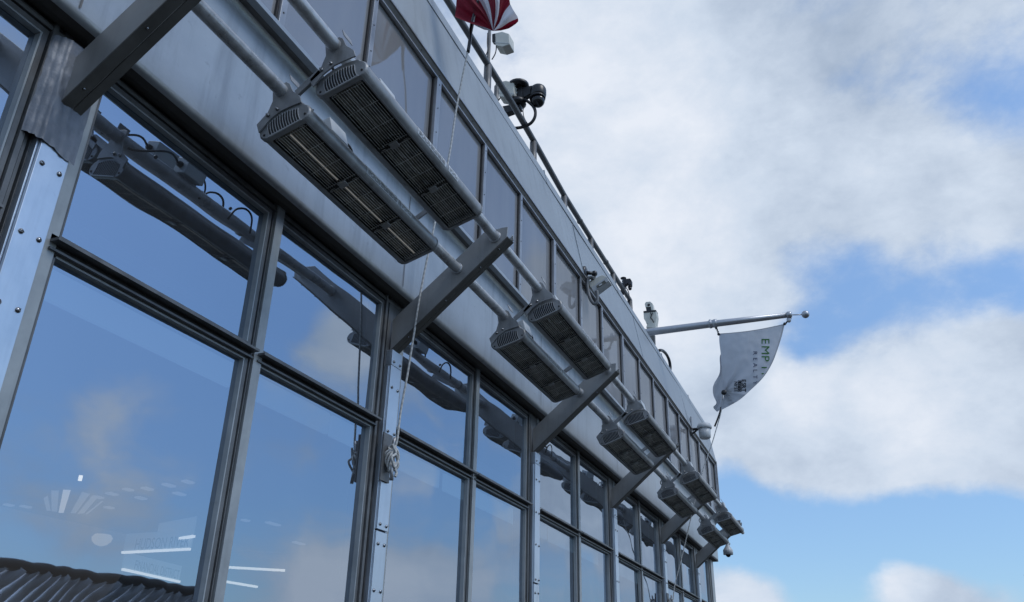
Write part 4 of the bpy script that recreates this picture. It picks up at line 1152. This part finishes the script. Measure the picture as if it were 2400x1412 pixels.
nrm2=N.new('ShaderNodeVectorMath'); nrm2.operation='NORMALIZE'; Lk.new(add2.outputs[0],nrm2.inputs[0]); DS=nrm2.outputs[0]
C=blobs([b for b in cov if b[2]>=130],.50,DW); C=math_('ADD',C,blobs([b for b in cov if b[2]<130],0.,DS))
f1=noise_(3.0,9,.58,D,(7.3,2.1,.4),.3,(1,1,1.7)); f2=noise_(9.0,8,.6,D,(1.3,5.1,2.4),.2,(1,1,1.6))
f4=noise_(24,6,.62,D,(4.1,.3,6.4),.2,(1,1,1.5)); C=math_('ADD',C,math_('MULTIPLY',math_('SUBTRACT',f4.outputs['Fac'],.5),.40))
C=math_('ADD',C,math_('MULTIPLY',math_('SUBTRACT',f1.outputs['Fac'],.5),1.5)); C=math_('ADD',C,math_('MULTIPLY',math_('SUBTRACT',f2.outputs['Fac'],.5),1.15))
mr=N.new('ShaderNodeMapRange'); mr.interpolation_type='SMOOTHSTEP'; mr.inputs['From Min'].default_value=.14; mr.inputs['From Max'].default_value=.98
Lk.new(C,mr.inputs['Value']); CM=mr.outputs['Result']
# cloud brightness
bri=[(1350,200,380,.30,0),(1450,700,230,.30,0),(1650,420,200,.12,0),(2080,110,330,-.12,0),(2050,430,260,.04,0),(2330,430,200,.04,0),(2330,640,90,.10,0),(1860,900,90,.30,0),(2130,930,150,.16,0),(2380,900,150,.08,0),(1980,1070,150,-.06,0),(2330,1030,150,.02,0),(2000,900,160,.12,0),(2100,1320,60,.22,0),(1760,1380,60,.15,0),(1900,1120,100,.08,0),(760,1370,120,.45,1),(950,1380,100,.3,1),(1340,700,200,-.10,1),(760,790,120,.30,1),(250,940,120,.30,1),(200,1180,120,.25,1),(960,1090,70,.3,1)]
Bv=blobs(bri,.60,DW)
f3=noise_(4.5,8,.6,D,(2.2,8.8,1.1),.3,(1,1,1.8)); Bv=math_('ADD',Bv,math_('MULTIPLY',math_('SUBTRACT',f3.outputs['Fac'],.5),.75))
Bv=math_('ADD',Bv,math_('MULTIPLY',math_('SUBTRACT',f2.outputs['Fac'],.5),.55)); Bv=math_('ADD',Bv,math_('MULTIPLY',math_('SUBTRACT',f4.outputs['Fac'],.5),.20))
cr=N.new('ShaderNodeValToRGB'); e=cr.color_ramp.elements
e[0].position=.15; e[0].color=(.30,.38,.50,1); e[1].position=1.0; e[1].color=(.80,.85,.94,1)
q=e.new(.42); q.color=(.42,.51,.65,1); q=e.new(.72); q.color=(.62,.71,.84,1)
Lk.new(Bv,cr.inputs['Fac'])
cs=N.new('ShaderNodeVectorMath'); cs.operation='SCALE'; Lk.new(cr.outputs['Color'],cs.inputs[0]); cs.inputs['Scale'].default_value=10.
sk=N.new('ShaderNodeMix'); sk.data_type='RGBA'; sk.blend_type='MULTIPLY'; sk.inputs['Factor'].default_value=1; Lk.new(sky.outputs['Color'],sk.inputs['A']); sk.inputs['B'].default_value=(1,1,1,1)
sz=N.new('ShaderNodeSeparateXYZ'); Lk.new(D,sz.inputs[0]); hz=N.new('ShaderNodeMapRange'); hz.inputs['From Min'].default_value=.0; hz.inputs['From Max'].default_value=.5; Lk.new(sz.outputs['Z'],hz.inputs['Value'])
hm=N.new('ShaderNodeMix'); hm.data_type='RGBA'; hm.inputs['A'].default_value=(.82,1.02,1.24,1); hm.inputs['B'].default_value=(2.0,2.15,2.2,1); Lk.new(hz.outputs['Result'],hm.inputs['Factor']); Lk.new(hm.outputs['Result'],sk.inputs['B'])
SKYMUL=sk
mx=N.new('ShaderNodeMix'); mx.data_type='RGBA'; Lk.new(CM,mx.inputs['Factor']); Lk.new(sk.outputs['Result'],mx.inputs['A']); Lk.new(cs.outputs[0],mx.inputs['B'])
Lk.new(mx.outputs['Result'],bg.inputs['Color'])
w.cycles.sampling_method='MANUAL'; w.cycles.sample_map_resolution=512

# ------------------------------------------------------------------ sun (veiled)
ld=bpy.data.lights.new('sun','SUN'); ld.energy=1.2; ld.angle=R(20); ld.color=(1,.985,.965)
lo=bpy.data.objects.new('sun',ld); COL.objects.link(lo); lo.rotation_euler=(-sun_dir).to_track_quat('-Z','Y').to_euler()

scene.view_settings.view_transform='Standard'; scene.view_settings.look='None'; scene.view_settings.exposure=0; scene.view_settings.gamma=1
scene.render.engine='CYCLES'
scene.cycles.max_bounces=6; scene.cycles.transparent_max_bounces=8; scene.cycles.glossy_bounces=4
scene.cycles.use_denoising=True
